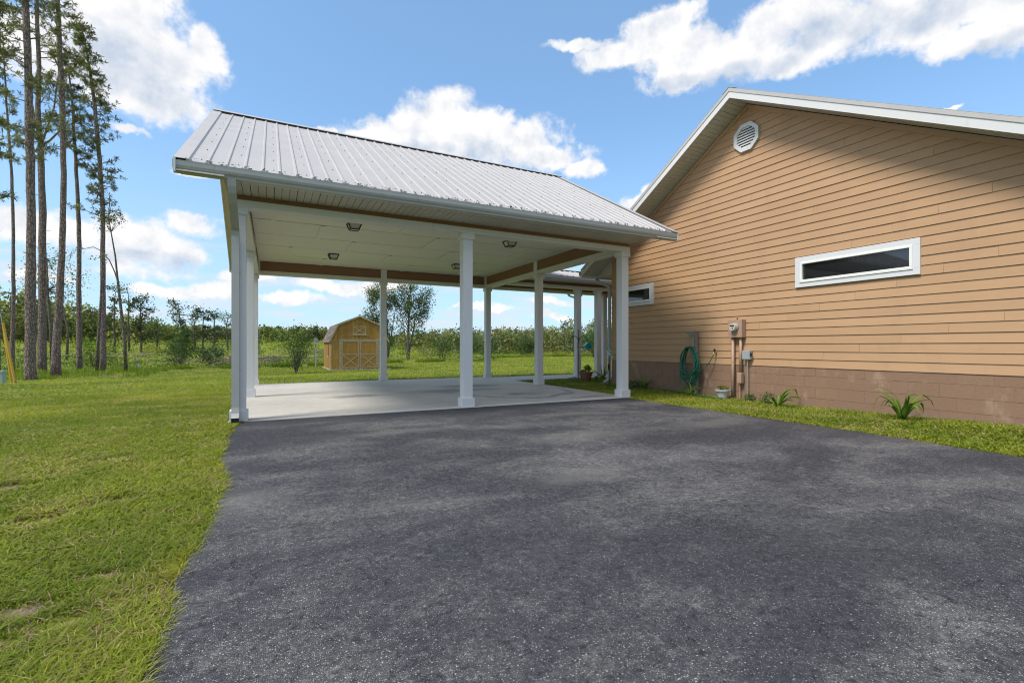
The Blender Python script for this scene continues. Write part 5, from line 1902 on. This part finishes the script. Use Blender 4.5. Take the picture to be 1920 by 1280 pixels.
def slim_tree(name, label, loc, path, clumps, seed, leaf=0.12, base=(0.07, 0.11, 0.03), group=None, cat='tree', per=26, spread=0.45, bark='grey_bark', extra=None):
    """a tree drawn by its stem; foliage gathers in clumps round chosen heights"""
    r = random.Random(seed)
    nr = np.random.default_rng(seed)
    t_ = thing(name, label, cat, loc, group)
    m_ = MB().tube([p[:3] for p in path], [p[3] for p in path], 8)
    tips = []
    for (cx, cy, cz, cr, k) in clumps:
        # nearest stem point
        best = min(path, key=lambda p: abs(p[2] - (cz - cr * 0.8)))
        for j in range(k):
            tip = Vector((cx, cy, cz)) + Vector((r.gauss(0, 1), r.gauss(0, 1), r.gauss(0, .8))) * cr * 0.6
            a = Vector(best[:3])
            mid = a.lerp(tip, 0.5) + Vector((0, 0, -0.08 * cr))
            m_.tube([a, mid, tip], [min(best[3] * .5, 0.04), 0.014, 0.005], 4, caps=False)
            tips.append((tip, cr))
    if extra:
        for e_ in extra:
            m_.tube(e_, [0.04 * (1 - 0.85 * i / (len(e_) - 1)) for i in range(len(e_))], 5)
            for q in e_[-3:]:
                tips.append((Vector(q), 0.4))
    m_.build('trunk', bark, t_, origin=zero, smooth=True)
    P, C = [], []
    for tip, cr in tips:
        n = per
        tone = r.uniform(0.6, 1.4)
        P.append(np.array(tip)[None, :] + nr.normal(size=(n, 3)) * cr * spread * np.array([1, 1, .8]))
        C.append(shade_cols(n, tuple(q * tone for q in base), 0.35, 0.2, nr))
    P = np.concatenate(P)
    C = np.concatenate(C)
    quads_mesh('crown', leaf_quads(P, leaf * (1.35 if group else 1.0), 0.6, r=nr), 4, 'leaf', C, t_)
    return t_


# thin trees among the pines
slim_tree('leaning_sapling', 'thin curved sapling with a drooping arched branch, nearest the carport', (-8.20, 37.76, -0.50),
          [(0, 0, -0.1, 0.101), (-0.06, 0.03, 1.92, 0.093), (-0.24, 0.12, 3.61, 0.084), (-0.45, 0.23, 5.64, 0.062), (-0.6, 0.31, 7.33, 0.045), (-0.84, 0.43, 8.85, 0.032), (-0.99, 0.51, 9.86, 0.022), (-0.9, 0.46, 11.2, 0.012)],
          [(-0.9, 0.45, 9.4, 0.35, 5), (-0.35, 0.2, 9.6, 0.6, 3), (-0.8, 0.4, 10.6, 0.25, 2)], 5, 0.11, (0.05, 0.07, 0.03), per=14,
          extra=[[(-0.42, 0.21, 5.57), (-0.63, 0.32, 6.31), (-0.93, 0.48, 7.06), (-1.38, 0.71, 7.66), (-1.84, 0.94, 7.9), (-2.29, 1.17, 7.8), (-2.74, 1.4, 7.73), (-3.04, 1.55, 7.66), (-3.19, 1.63, 7.33)]])
slim_tree('leaning_sapling', 'thin bare leaning stem crossing behind the needle-clad pine', (-9.65, 37.80, -0.50),
          [(0, 0, -0.1, 0.099), (0.09, -0.05, 1.92, 0.083), (0.24, -0.12, 4.56, 0.06), (0.29, -0.15, 7.21, 0.03)], [(0.3, -.15, 7.2, 0.3, 3)], 6, per=10)
slim_tree('leafy_tree', 'yellow-green leafy tree seen between the thick pine trunks', (-17.2, 55.5, -0.4),
          [(0, 0, -0.1, 0.16), (-0.1, 0.05, 3.0, 0.12), (-0.35, 0.16, 6.4, 0.09), (-0.4, 0.2, 9.2, 0.04)],
          [(-0.9, 0.4, 8.7, 1.0, 9), (0.9, -0.4, 7.6, 1.1, 9), (0.2, 0, 9.3, 0.8, 6), (1.3, -.6, 6.3, .8, 6), (-1.4, .7, 7.0, .8, 6)], 8, 0.16, (0.12, 0.16, 0.035), per=30)
slim_tree('leafy_tree', 'thin bare-stemmed tree right of the leaning thick pine', (-18.5, 63.3, -0.15),
          [(0, 0, -0.1, 0.12), (0.1, 0, 3.0, 0.10), (-0.5, 0.2, 5.4, 0.06), (-0.9, 0.4, 6.8, 0.03)], [(-0.7, .3, 6.6, 0.7, 5), (-.1, 0, 5.2, .5, 3)], 9, 0.14, (0.08, 0.12, 0.03), per=16)
MID = [
 ('broken-topped oak snag, darkest and tallest of the scraggly field trees', (-14.7, 74.8, 0.30), 6.8, [(-.2, 0, 6.4, 0.8, 10), (-1.0, 0, 5.9, .4, 4), (.5, 0, 5.7, .6, 6), (.3, 0, 4.9, .5, 5), (-.4, 0, 4.2, .6, 6), (-.2, 0, 3.2, .7, 8), (-1.5, 0, 2.9, .4, 4), (1.0, 0, 2.5, .6, 5), (0, 0, 2.0, .7, 8)], (0.035, 0.05, 0.022)),
 ('thin wispy tree with twisted stem just right of the curved sapling', (-16.6, 78.1, 0.45), 8.0, [(-.5, 0, 8.0, .9, 6), (1.0, 0, 6.8, .5, 4), (-.8, 0, 6.5, .5, 3), (0, 0, 5.4, .4, 3)], (0.085, 0.11, 0.04)),
 ('thin knobbly dead-looking tree left of the curved sapling', (-17.8, 76.4, 0.40), 8.0, [(-.3, 0, 7.9, .5, 4), (-.1, 0, 6.6, .4, 5), (0, 0, 5.4, .4, 4), (-.9, 0, 4.0, .4, 3), (-2.5, 0, 4.6, .9, 6)], (0.06, 0.075, 0.03)),
 ('leaning grey-leaved tree with one-sided crown in the middle of the field', (-10.2, 74.8, 0.30), 6.4, [(-1.2, 0, 6.2, .6, 6), (-.6, 0, 5.5, .7, 8), (-.9, 0, 4.4, .6, 5), (-.2, 0, 3.8, .6, 6), (0, 0, 3.0, .5, 5), (1.0, 0, 5.2, .45, 4), (0.5, 0, 1.5, .8, 8)], (0.075, 0.095, 0.06)),
 ('small thin-crowned tree right of the leaning grey-leaved one', (-9.3, 76.8, 0.40), 5.0, [(0, 0, 4.7, .5, 6), (0.1, 0, 3.2, .5, 4), (.1, 0, 2.0, .7, 6)], (0.085, 0.11, 0.06)),
 ('two-lobed dark-topped tree, first of the pair near the carport post', (-8.2, 76.2, 0.38), 5.6, [(-.5, 0, 5.5, .65, 9), (.2, 0, 4.9, .5, 4), (0, 0, 3.4, .4, 4), (.1, 0, 2.2, .7, 8)], (0.04, 0.055, 0.028)),
 ('round-topped dark tree, second of the pair near the carport post', (-7.0, 75.5, 0.36), 5.2, [(.0, 0, 5.0, .55, 8), (-.5, 0, 4.3, .3, 3), (.2, 0, 3.2, .5, 5), (.1, 0, 1.9, .7, 8)], (0.05, 0.065, 0.032)),
 ('pale-leaved tree half hidden behind the downspout post', (-5.7, 81.5, 0.66), 4.7, [(-.6, 0, 4.5, .8, 9), (.5, 0, 3.8, .7, 7), (0, 0, 2.8, .8, 8)], (0.11, 0.13, 0.07)),
 ('bushy rounded tree beside the broken-topped oak snag', (-14.2, 81.3, 0.66), 4.3, [(0, 0, 3.8, 1.0, 14), (-1.0, 0, 2.9, .9, 10), (1.1, 0, 2.6, 1.0, 12), (0, 0, 1.8, 1.1, 12)], (0.08, 0.115, 0.04)),
 ('young dark green pine standing alone out in the field', (-8.3, 60.4, -0.26), 3.5, [(0, 0, 3.3, .25, 3), (0, 0, 2.7, .4, 6), (0, 0, 2.1, .6, 9), (.1, 0, 1.5, .8, 12), (0, 0, 0.9, .9, 14)], (0.055, 0.095, 0.03)),
]
for i, (lb, loc, h, cl, base) in enumerate(MID):
    rr = random.Random(50 + i)
    path = [(0, 0, -0.2, 0.14)]
    x = 0
    for j in range(1, 6):
        x += rr.uniform(-.12, .12)
        path.append((x if i != 3 else -0.12 * j, 0, h * j / 5 * .96, 0.14 * (1 - 0.15 * j)))
    slim_tree('field_tree', lb, loc, path, cl, 60 + i, 0.17, base, 'scraggly trees out in the field', per=26)


def leafy_tree(name, label, loc, stems, crown, seed, leaf=0.12, base=(0.065, 0.098, 0.035), group=None, nleaf=2600):
    r = random.Random(seed)
    nr = np.random.default_rng(seed)
    t_ = thing(name, label, 'tree', loc, group)
    m_ = MB()
    ends = []
    for (x0, y0, x1, y1, h, rad) in stems:
        pts = []
        for j in range(7):
            f = j / 6
            pts.append(Vector((x0 + (x1 - x0) * f ** 1.3 + r.gauss(0, .05) * f, y0 + (y1 - y0) * f ** 1.3, -0.1 + h * f)))
        m_.tube(pts, [rad * (1 - .8 * j / 6) for j in range(7)], 8)
        for k in range(16):
            f = r.uniform(0.35, 1.0)
            j = min(5, int(f * 6))
            a = pts[j].lerp(pts[j + 1], f * 6 - j) if j < 6 else pts[-1]
            az = r.uniform(0, 6.28)
            L = r.uniform(0.6, 1.6)
            el = r.uniform(0.5, 1.25)
            b_ = a + Vector((math.cos(az) * math.cos(el), math.sin(az) * math.cos(el), math.sin(el))) * L
            c = b_ + Vector((math.cos(az) * .7, math.sin(az) * .7, r.uniform(.2, .8))) * L * .5
            m_.tube([a, b_, c], [rad * .3, rad * .16, 0.008], 5, caps=False)
            ends += [b_, c, b_.lerp(c, .5)]
    m_.build('trunk', 'grey_bark', t_, origin=zero, smooth=True)
    P = []
    for (cx, cy, cz, rx, rz_, n) in crown:
        nc = max(4, n // 22)
        for q in range(nc):
            d = nr.normal(size=3)
            d /= np.linalg.norm(d)
            c = np.array([cx, cy, cz]) + d * np.array([rx, rx, rz_]) * nr.random() ** .5
            P.append(c[None, :] + nr.normal(size=(40, 3)) * np.array([.28, .28, .30]))
    for e_ in ends:
        P.append(np.array(e_)[None, :] + nr.normal(size=(14, 3)) * .22)
    P = np.concatenate(P)
    tone = np.repeat(nr.uniform(.6, 1.4, len(P) // 14 + 1), 14)[:len(P)]
    C = shade_cols(len(P), base, .35, .2, nr) * tone[:, None]
    quads_mesh('crown', leaf_quads(P, leaf * 1.35, .6, r=nr), 4, 'leaf', C, t_)
    return t_


leafy_tree('leafy_tree', 'tall open-crowned tree behind the middle back post, its trunk right of the shed', (14.6, 56.2, -0.36),
           [(0, 0, 0.2, 0, 7.6, 0.20), (0.1, 0, 1.5, 0.2, 7.0, 0.12), (0, 0, -0.9, 0.2, 6.4, 0.09)],
           [(0.3, 0, 6.6, 1.6, 1.8, 1300), (1.9, 0, 5.9, .7, 2.1, 800), (2.3, 0, 7.6, .9, 1.3, 500), (0.0, 0, 8.6, 1.6, .8, 500), (1.5, 0, 3.4, .5, .8, 160)], 21)
leafy_tree('leafy_tree', 'pale-stemmed companion tree overlapping the shed roof behind the middle back post', (12.4, 57.0, -0.37),
           [(0, 0, -0.2, 0, 7.2, 0.14), (0.05, 0, 1.1, 0.2, 6.5, 0.10), (-.2, .1, -1.7, 0.3, 6.6, 0.09)],
           [(-1.6, 0, 5.0, 1.0, 1.5, 800), (-1.2, 0, 7.4, 1.4, 1.4, 1100), (0.6, 0, 7.2, 1.2, 1.6, 700), (-2.7, 0, 4.6, .6, .6, 200), (-.2, 0, 2.2, .8, 1.2, 500)], 22)

# leafy bush in front of the shed
def bush(name, label, loc, w_, h, n, base, seed, leaf=0.07, group=None, stems=9, cat='bush'):
    nr = np.random.default_rng(seed)
    r = random.Random(seed)
    t_ = thing(name, label, cat, loc, group)
    m_ = MB()
    P = []
    C = []
    for k in range(stems):
        az = r.uniform(0, 6.28)
        lean = r.uniform(0.05, 0.5)
        tip = Vector((math.cos(az) * lean * w_, math.sin(az) * lean * w_, h * r.uniform(.55, 1.0)))
        mid = tip * 0.5 + Vector((0, 0, h * .1))
        m_.tube([(0, 0, -0.05), mid, tip], [0.02 * h ** .5, 0.012, 0.004], 5, caps=False)
        cnt = n // stems // 24
        for q in range(max(1, cnt)):
            f = r.uniform(0.2, 1.0)
            c = mid.lerp(tip, f) if f > .4 else mid * (f + .35)
            c = c + Vector((r.gauss(0, .13), r.gauss(0, .13), r.gauss(0, .1))) * w_
            tone = r.uniform(.55, 1.45)
            P.append(np.array(c)[None, :] + nr.normal(size=(24, 3)) * 0.085 * w_)
            C.append(shade_cols(24, tuple(b_ * tone for b_ in base), .35, .2, nr))
    m_.build('stem', 'grey_bark', t_, origin=zero)
    P = np.concatenate(P)
    P[:, 2] = np.maximum(P[:, 2], .02)
    quads_mesh('foliage', leaf_quads(P, leaf, .5, r=nr), 4, 'leaf', np.concatenate(C), t_)
    return t_


bush('bush', 'leafy multi-stemmed bush standing alone on the lawn left of the shed', (1.34, 31.3, -0.5), 2.0, 2.7, 3600, (0.055, 0.10, 0.028), 31, 0.085, stems=16)
FB = 'bushes at the edge of the field'
bush('bush', 'rounded dark green bush with brown base beyond the walkway posts', (36.5, 66.0, -0.38), 4.2, 2.6, 2200, (0.03, 0.065, 0.015), 32, 0.2, FB)
bush('bush', 'large dark bush seen beside the second breezeway post', (41.5, 55.5, -0.46), 4.0, 3.6, 2000, (0.04, 0.09, 0.03), 33, 0.2, FB)
bush('bush', 'dark green bush just right of the middle front post, at the lawn end', (19.0, 48.5, -0.48), 3.0, 2.6, 2200, (0.035, 0.075, 0.018), 34, 0.15, FB)
bush('bush', 'bushy shrub between the leafy trees and the middle front post', (17.0, 50.0, -0.48), 2.6, 2.2, 1600, (0.05, 0.10, 0.02), 35, 0.14, FB)
bush('bush', 'spiky dark green bush left of the back corner post', (23.0, 51.5, -0.48), 3.0, 2.4, 1600, (0.03, 0.07, 0.02), 36, 0.16, FB)
bush('bush', 'small yellow-green bush low between the needle-clad pine and the thick pines', (-11.6, 44.5, -0.5), 2.8, 2.0, 1700, (0.08, 0.14, 0.02), 37, 0.12, FB)
bush('bush', 'dark rounded shrub in the weeds right of the survey stake', (-6.3, 44.8, -0.5), 2.2, 2.0, 1500, (0.035, 0.075, 0.02), 38, 0.12, FB)
bush('bush', 'grey-green palmetto-like clump in the field before the young pine', (-4.6, 46.5, -0.5), 2.4, 1.5, 1200, (0.05, 0.095, 0.05), 39, 0.16, FB)
bush('bush', 'tall weedy green bush beside the lone young field pine', (-1.9, 60.0, -0.3), 3.2, 2.4, 1300, (0.06, 0.11, 0.03), 40, 0.16, FB)
bush('bush', 'leafy green shrub behind the pale-stemmed tree near the shed corner', (10.6, 52.5, -0.45), 2.6, 2.9, 1700, (0.045, 0.095, 0.02), 41, 0.14, FB)

# ------------------------------------------------------------------ field growth (nobody could count it)
def in_view_y(x, y):
    return y > lawn_edge(x)


def field_weeds():
    P, C, S = [], [], []
    n = 5200
    r = rng
    # even in angle as seen from the house, thinning outwards
    az = np.radians(r.uniform(-42, 52, n))
    D = 34 + 96 * r.random(n) ** 1.5
    x, y = D * np.sin(az), D * np.cos(az)
    ok = y > lawn_edge(x) + 0.2
    x, y, D = x[ok], y[ok], D[ok]
    near_edge = (y - lawn_edge(x)) < 2.5
    kinds = r.random(len(x))
    patch = fbm(x * .09 + 40, y * .09 + 7)
    for i in range(len(x)):
        big = D[i] / 55.0
        h = (0.25 + 1.0 * r.random() ** 1.6) * (0.9 if near_edge[i] else 1.0) * (1 + .6 * (kinds[i] > .86))
        if near_edge[i]:
            h *= 0.7
        rad = (0.35 + .5 * r.random()) * max(1, big ** .8)
        m = 42
        p = r.normal(size=(m, 3)) * np.array([rad, rad, h * .28]) * .6
        p[:, 2] = np.abs(p[:, 2] + h * .42)
        p += np.array([x[i], y[i], float(H(x[i], y[i])) - .05])
        k = kinds[i] * .75 + (patch[i] - .5) * 1.1 + .12
        if k < .45:
            c = (0.045, 0.085, 0.018)
        elif k < .62:
            c = (0.145, 0.200, 0.028)
        elif k < .86:
            c = (0.30, 0.32, 0.042)
        elif k < .95:
            c = (0.28, 0.25, 0.10)
        else:
            c = (0.24, 0.19, 0.14)
        P.append(p)
        S.append(np.full(m, 0.11 * max(1, big)))
        C.append(shade_cols(m, c, .4, .2))
    P = np.concatenate(P); C = np.concatenate(C); S = np.concatenate(S)
    V = leaf_quads(P, S, .45, 0, droop=(0, 0, .9))
    o = quads_mesh('field_weeds', V, 4, 'leaf', C)
    tag(o, 'tangled yellow-green weeds and brush covering the field beyond the lawn', 'weeds', kind='stuff')


field_weeds()


def slash():
    m_ = MB()
    r = random.Random(9)
    spots = [(4.6, 66, 5.5, 60), (-5.0, 47.5, 3.5, 60), (-2.2, 46.0, 2.5, 40), (38.5, 66.5, 2.0, 30), (-13.5, 62, 5, 50), (25, 75, 5, 40), (-1, 52, 5, 40), (7, 55, 3, 26)]
    for (cx, cy, sp, n) in spots:
        for k in range(n):
            x, y = cx + r.gauss(0, sp * .5), cy + r.gauss(0, sp * .22)
            z = float(H(x, y)) + r.uniform(.05, .6)
            a = r.uniform(0, 3.14)
            L = r.uniform(.5, 1.8)
            m_.tube([(x, y, z), (x + math.cos(a) * L, y + math.sin(a) * L * .4, z + r.uniform(-.3, .35))], [r.uniform(.02, .06), .015], 5)
    tag(m_.build('brush_piles', 'debris_wood'), 'grey-brown piles of cut branches lying in the weedy field', 'brush pile', kind='stuff')


slash()


def far_woods():
    """woods closing the view: every tree gets a stem and a ragged crown of leaf clumps"""
    r = rng
    P, C, S = [], [], []
    st = MB()
    # azimuth (deg), distance, tree height
    prof_a = [-50, -19, -17, -15, -13, -11, -8, -4, 0, 3, 7, 13, 20, 27, 31, 34, 36, 40, 55]
    prof_h = [9.5, 9.2, 8.0, 6.9, 5.6, 4.2, 3.2, 2.8, 3.2, 3.3, 3.3, 3.8, 4.0, 4.2, 4.4, 5.6, 5.3, 6.3, 8]
    for i in range(1050):
        a = r.uniform(-50, 54)
        row_ = r.random()
        if a > 17:
            D = r.uniform(86, 104) if row_ < .6 else r.uniform(104, 122)
        else:
            D = r.uniform(112, 128) if row_ < .6 else r.uniform(128, 150)
        x, y = D * math.sin(math.radians(a)), D * math.cos(math.radians(a))
        g_ = float(H(x, y))
        hh = float(np.interp(a, prof_a, prof_h)) * r.uniform(.62, 1.05) * (1.0 if a <= 17 else 1.12)
        if a <= 17:
            hh *= 0.98
        pine = a > 17 and r.random() < .8
        tone = r.uniform(.65, 1.35)
        if pine:
            base = np.array([0.150, 0.170, 0.100]) * tone
        else:
            base = np.array([(0.10, 0.14, 0.05), (0.155, 0.19, 0.06), (0.21, 0.22, 0.085), (0.10, 0.12, 0.065)][r.integers(4)]) * tone
        ncl = 11 if pine else 15
        cr = (1.1 if pine else 1.9) * r.uniform(.8, 1.25)
        for q in range(ncl):
            f = (q + r.random()) / ncl
            ww = cr * (1.05 - f * .85) if pine else cr * math.sin(math.pi * min(.95, .25 + .7 * f))
            c = np.array([x + r.normal() * ww * .55, y + r.normal() * ww * .55, g_ + .1 + (hh - .1) * f ** 1.25])
            m = 16
            P.append(c[None, :] + r.normal(size=(m, 3)) * np.array([.52, .52, .40]) * (0.6 + .4 * ww))
            C.append(shade_cols(m, base * r.uniform(.75, 1.25), .35, .18))
            S.append(np.full(m, .50 if not pine else .36))
        if i % 7 == 0:
            st.tube([(x, y, g_ - .2), (x + r.normal() * .15, y, g_ + hh * .9)], [.09, .03], 4, caps=False)
    P = np.concatenate(P); C = np.concatenate(C); S = np.concatenate(S)
    V = leaf_quads(P, S, .7)
    o = quads_mesh('far_woods', V, 4, 'leaf', C)
    tag(o, 'distant line of mixed green woods and young pines closing the field', 'woods', kind='stuff')
    s2 = st.build('far_trunks', 'grey_bark')
    tag(s2, 'thin grey trunks within the distant woods', 'woods', kind='stuff')


far_woods()


# ------------------------------------------------------------------ grass
def allowed(x, y):
    ok = ~((x > drive_left(y) + .012) & (x < drive_right(y) - .012) & (y < 8.06))
    ok &= ~((x > -0.625) & (x < 7.065) & (y > 8.03) & (y < 15.74))
    ok &= ~((x > 7.05) & (x < 13.2) & (y > 13.70) & (y < 15.58))
    ok &= ~((x > 9.0) & (y > 2.1) & (y < 11.2))
    ok &= ~((x > 12.6) & (y > 11.1) & (y < 15.6))
    ok &= ~((x > SX - .1) & (x < SX + WW + .1) & (y > SY - .08) & (y < SY + DD))
    ok &= (y < lawn_edge(x) - .1) & (x < 58)
    return ok


BARE = [(-1.05, 1.88, .34, .19), (-1.33, 2.05, .26, .15), (-0.95, 2.75, .12, .1), (-.75, 3.0, .1, .06), (-1.9, 5.2, .25, .15), (-1.0, 4.4, .15, .1)]


def bare_amount(x, y):
    b_ = np.zeros_like(x)
    for (cx, cy, rx, ry) in BARE:
        wx_ = x + .12 * (vn(x * 9, y * 9) - .5)
        b_ = np.maximum(b_, 1 - np.sqrt(((wx_ - cx) / rx) ** 2 + ((y - cy) / ry) ** 2))
    n = vn(x * 2.3 + 71, y * 2.3 + 13) * .6 + vn(x * 7 + 5, y * 7 + 9) * .4
    return np.clip(np.maximum(b_ * 2, (n - .74) * 6), 0, 1)


def build_grass():
    r = rng

    def sample(n, r0, r1, a0, a1, pw):
        # density falls with distance as r^-pw
        u = r.random(n)
        e = 2 - pw
        rad = (r0 ** e + (r1 ** e - r0 ** e) * u) ** (1 / e)
        az = np.radians(r.uniform(a0, a1, n))
        x, y = rad * np.sin(az), rad * np.cos(az)
        ok = allowed(x, y)
        return x[ok], y[ok], rad[ok]
    xa, ya, ra = sample(560000, 1.2, 15.0, -58, 2, 1.15)
    xb, yb, rb = sample(260000, 5.0, 17.0, 18, 88, 0.7)
    ok = (xb > 6.6)
    xb, yb, rb = xb[ok], yb[ok], rb[ok]
    xc, yc, rc_ = sample(330000, 15.0, 80.0, -48, 50, 1.25)
    x = np.concatenate([xa, xb, xc]); y = np.concatenate([ya, yb, yc]); rad = np.concatenate([ra, rb, rc_])
    bare = bare_amount(x, y)
    keep = r.random(len(x)) > bare * .93
    x, y, rad, bare = x[keep], y[keep], rad[keep], bare[keep]
    n = len(x)
    p1 = fbm(x * .55 + 11, y * .55 + 4)
    p2 = fbm(x * 2.2 + 60, y * 2.2 + 33)
    p3 = r.random(n)
    g0 = np.array([0.135, 0.195, 0.020]); g1 = np.array([0.30, 0.335, 0.034]); g2 = np.array([0.43, 0.41, 0.09]); br_ = np.array([0.36, 0.26, 0.16])
    t1 = np.clip((p1 - .30) * 1.9 + (p3 - .5) * .7, 0, 1)[:, None]
    c = g0 * (1 - t1) + g1 * t1
    t2 = (np.clip((p2 - .52) * 3.2, 0, 1) * (r.random(n) < .75))[:, None] * .7
    c = c * (1 - t2) + g2 * t2
    # dry blades and thatch
    dry = (r.random(n) < .07 + .55 * bare + .10 * (p2 > .55))[:, None]
    c = np.where(dry, br_ * (0.7 + .8 * r.random((n, 1))), c)
    # turf next to the asphalt is yellower
    dl = np.minimum(np.abs(x - drive_left(y)) + 10 * (y > 8), np.abs(x - drive_right(y)) + 10 * (y > 8))
    ye = (np.clip(1 - dl / np.where(x > 4, .45, .22), 0, 1) * (vn(x * 1.7 + 3, y * 1.7) > np.where(x > 4, .25, .55)) * (r.random(n) < .7))[:, None] * .75
    c = c * (1 - ye) + np.array([0.30, 0.29, 0.025]) * ye
    c *= (0.72 + .56 * r.random((n, 1)))
    c = np.clip(c, .004, .6)
    # geometry: a bent blade of three triangles near, one triangle far
    hh = (0.024 + .026 * r.random(n)) * (0.8 + .5 * vn(x * 1.1, y * 1.1 + 50)) * np.clip(1 - .35 * bare, .5, 1)
    hh *= np.clip(.9 + rad / 60, 1, 1.4)
    ww = (0.0036 + .0026 * r.random(n)) * np.clip(rad / 2.6, 1, 24)
    az = r.uniform(0, 6.283, n)
    lean = (0.3 + 1.35 * r.random(n) ** .8) * hh * 1.25
    big = (r.random(n) < .10) & (rad < 12)
    lean = np.where(big, lean * 1.35, lean)
    fa = az + 1.5708 + r.normal(size=n) * .4
    z = LH(x, y) - .003
    bx, by = np.cos(fa) * ww * .5, np.sin(fa) * ww * .5
    mx_, my_ = x + np.cos(az) * lean * .35, y + np.sin(az) * lean * .35
    tx, ty = x + np.cos(az) * lean, y + np.sin(az) * lean
    near = rad < 9
    A = np.stack([x - bx, y - by, z], 1); B = np.stack([x + bx, y + by, z], 1)
    M1 = np.stack([mx_ + bx * .85, my_ + by * .85, z + hh * .68], 1); M0 = np.stack([mx_ - bx * .85, my_ - by * .85, z + hh * .68], 1)
    T = np.stack([tx, ty, z + hh * .95], 1)
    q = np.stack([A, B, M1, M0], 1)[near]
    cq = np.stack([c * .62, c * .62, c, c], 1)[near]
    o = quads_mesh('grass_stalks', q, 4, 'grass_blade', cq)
    tag(o, 'lower halves of the mown grass blades near the driveway', 'grass', kind='stuff')
    tri1 = np.stack([M0, M1, T], 1)[near]
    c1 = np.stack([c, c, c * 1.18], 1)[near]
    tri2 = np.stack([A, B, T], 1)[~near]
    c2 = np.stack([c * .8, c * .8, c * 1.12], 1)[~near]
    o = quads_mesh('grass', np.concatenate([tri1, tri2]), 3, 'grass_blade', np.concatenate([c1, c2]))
    tag(o, 'mown yellow-green grass blades of the lawn', 'grass', kind='stuff')


build_grass()


def tall_grass():
    """unmown grass round the pine feet and along the lawn's end"""
    r = rng
    n = 60000
    x = r.uniform(-24, 45, n)
    off = r.random(n) ** 1.3 * 3.4
    y = lawn_edge(x) + .7 - off * np.where(x < -6, 3.0, .45)
    keep = (x < -6) | (r.random(n) < .8)
    x, y = x[keep], y[keep]
    m = vn(x * .8, y * .8) > .38
    x, y = x[m], y[m]
    n = len(x)
    hh = (0.10 + .22 * r.random(n)) * (0.5 + vn(x * .6 + 9, y * .6))
    hh = np.where(x > -6, hh * 1.3, hh)
    az = r.uniform(0, 6.283, n)
    ww = .028
    z = H(x, y) - .03
    bx, by = np.cos(az + 1.57) * ww, np.sin(az + 1.57) * ww
    le = hh * r.random(n) * .8
    V = np.stack([np.stack([x - bx, y - by, z], 1), np.stack([x + bx, y + by, z], 1), np.stack([x + np.cos(az) * le, y + np.sin(az) * le, z + hh], 1)], 1)
    k = fbm(x * .5, y * .5)[:, None]
    c = np.array([.08, .15, .015]) * (1 - k) + np.array([.24, .29, .03]) * k
    c = c * (.65 + .7 * r.random((n, 1)))
    o = quads_mesh('tall_grass', V, 3, 'grass_blade', c)
    tag(o, 'longer unmown grass round the pine trunks and the lawn end', 'grass', kind='stuff')


tall_grass()
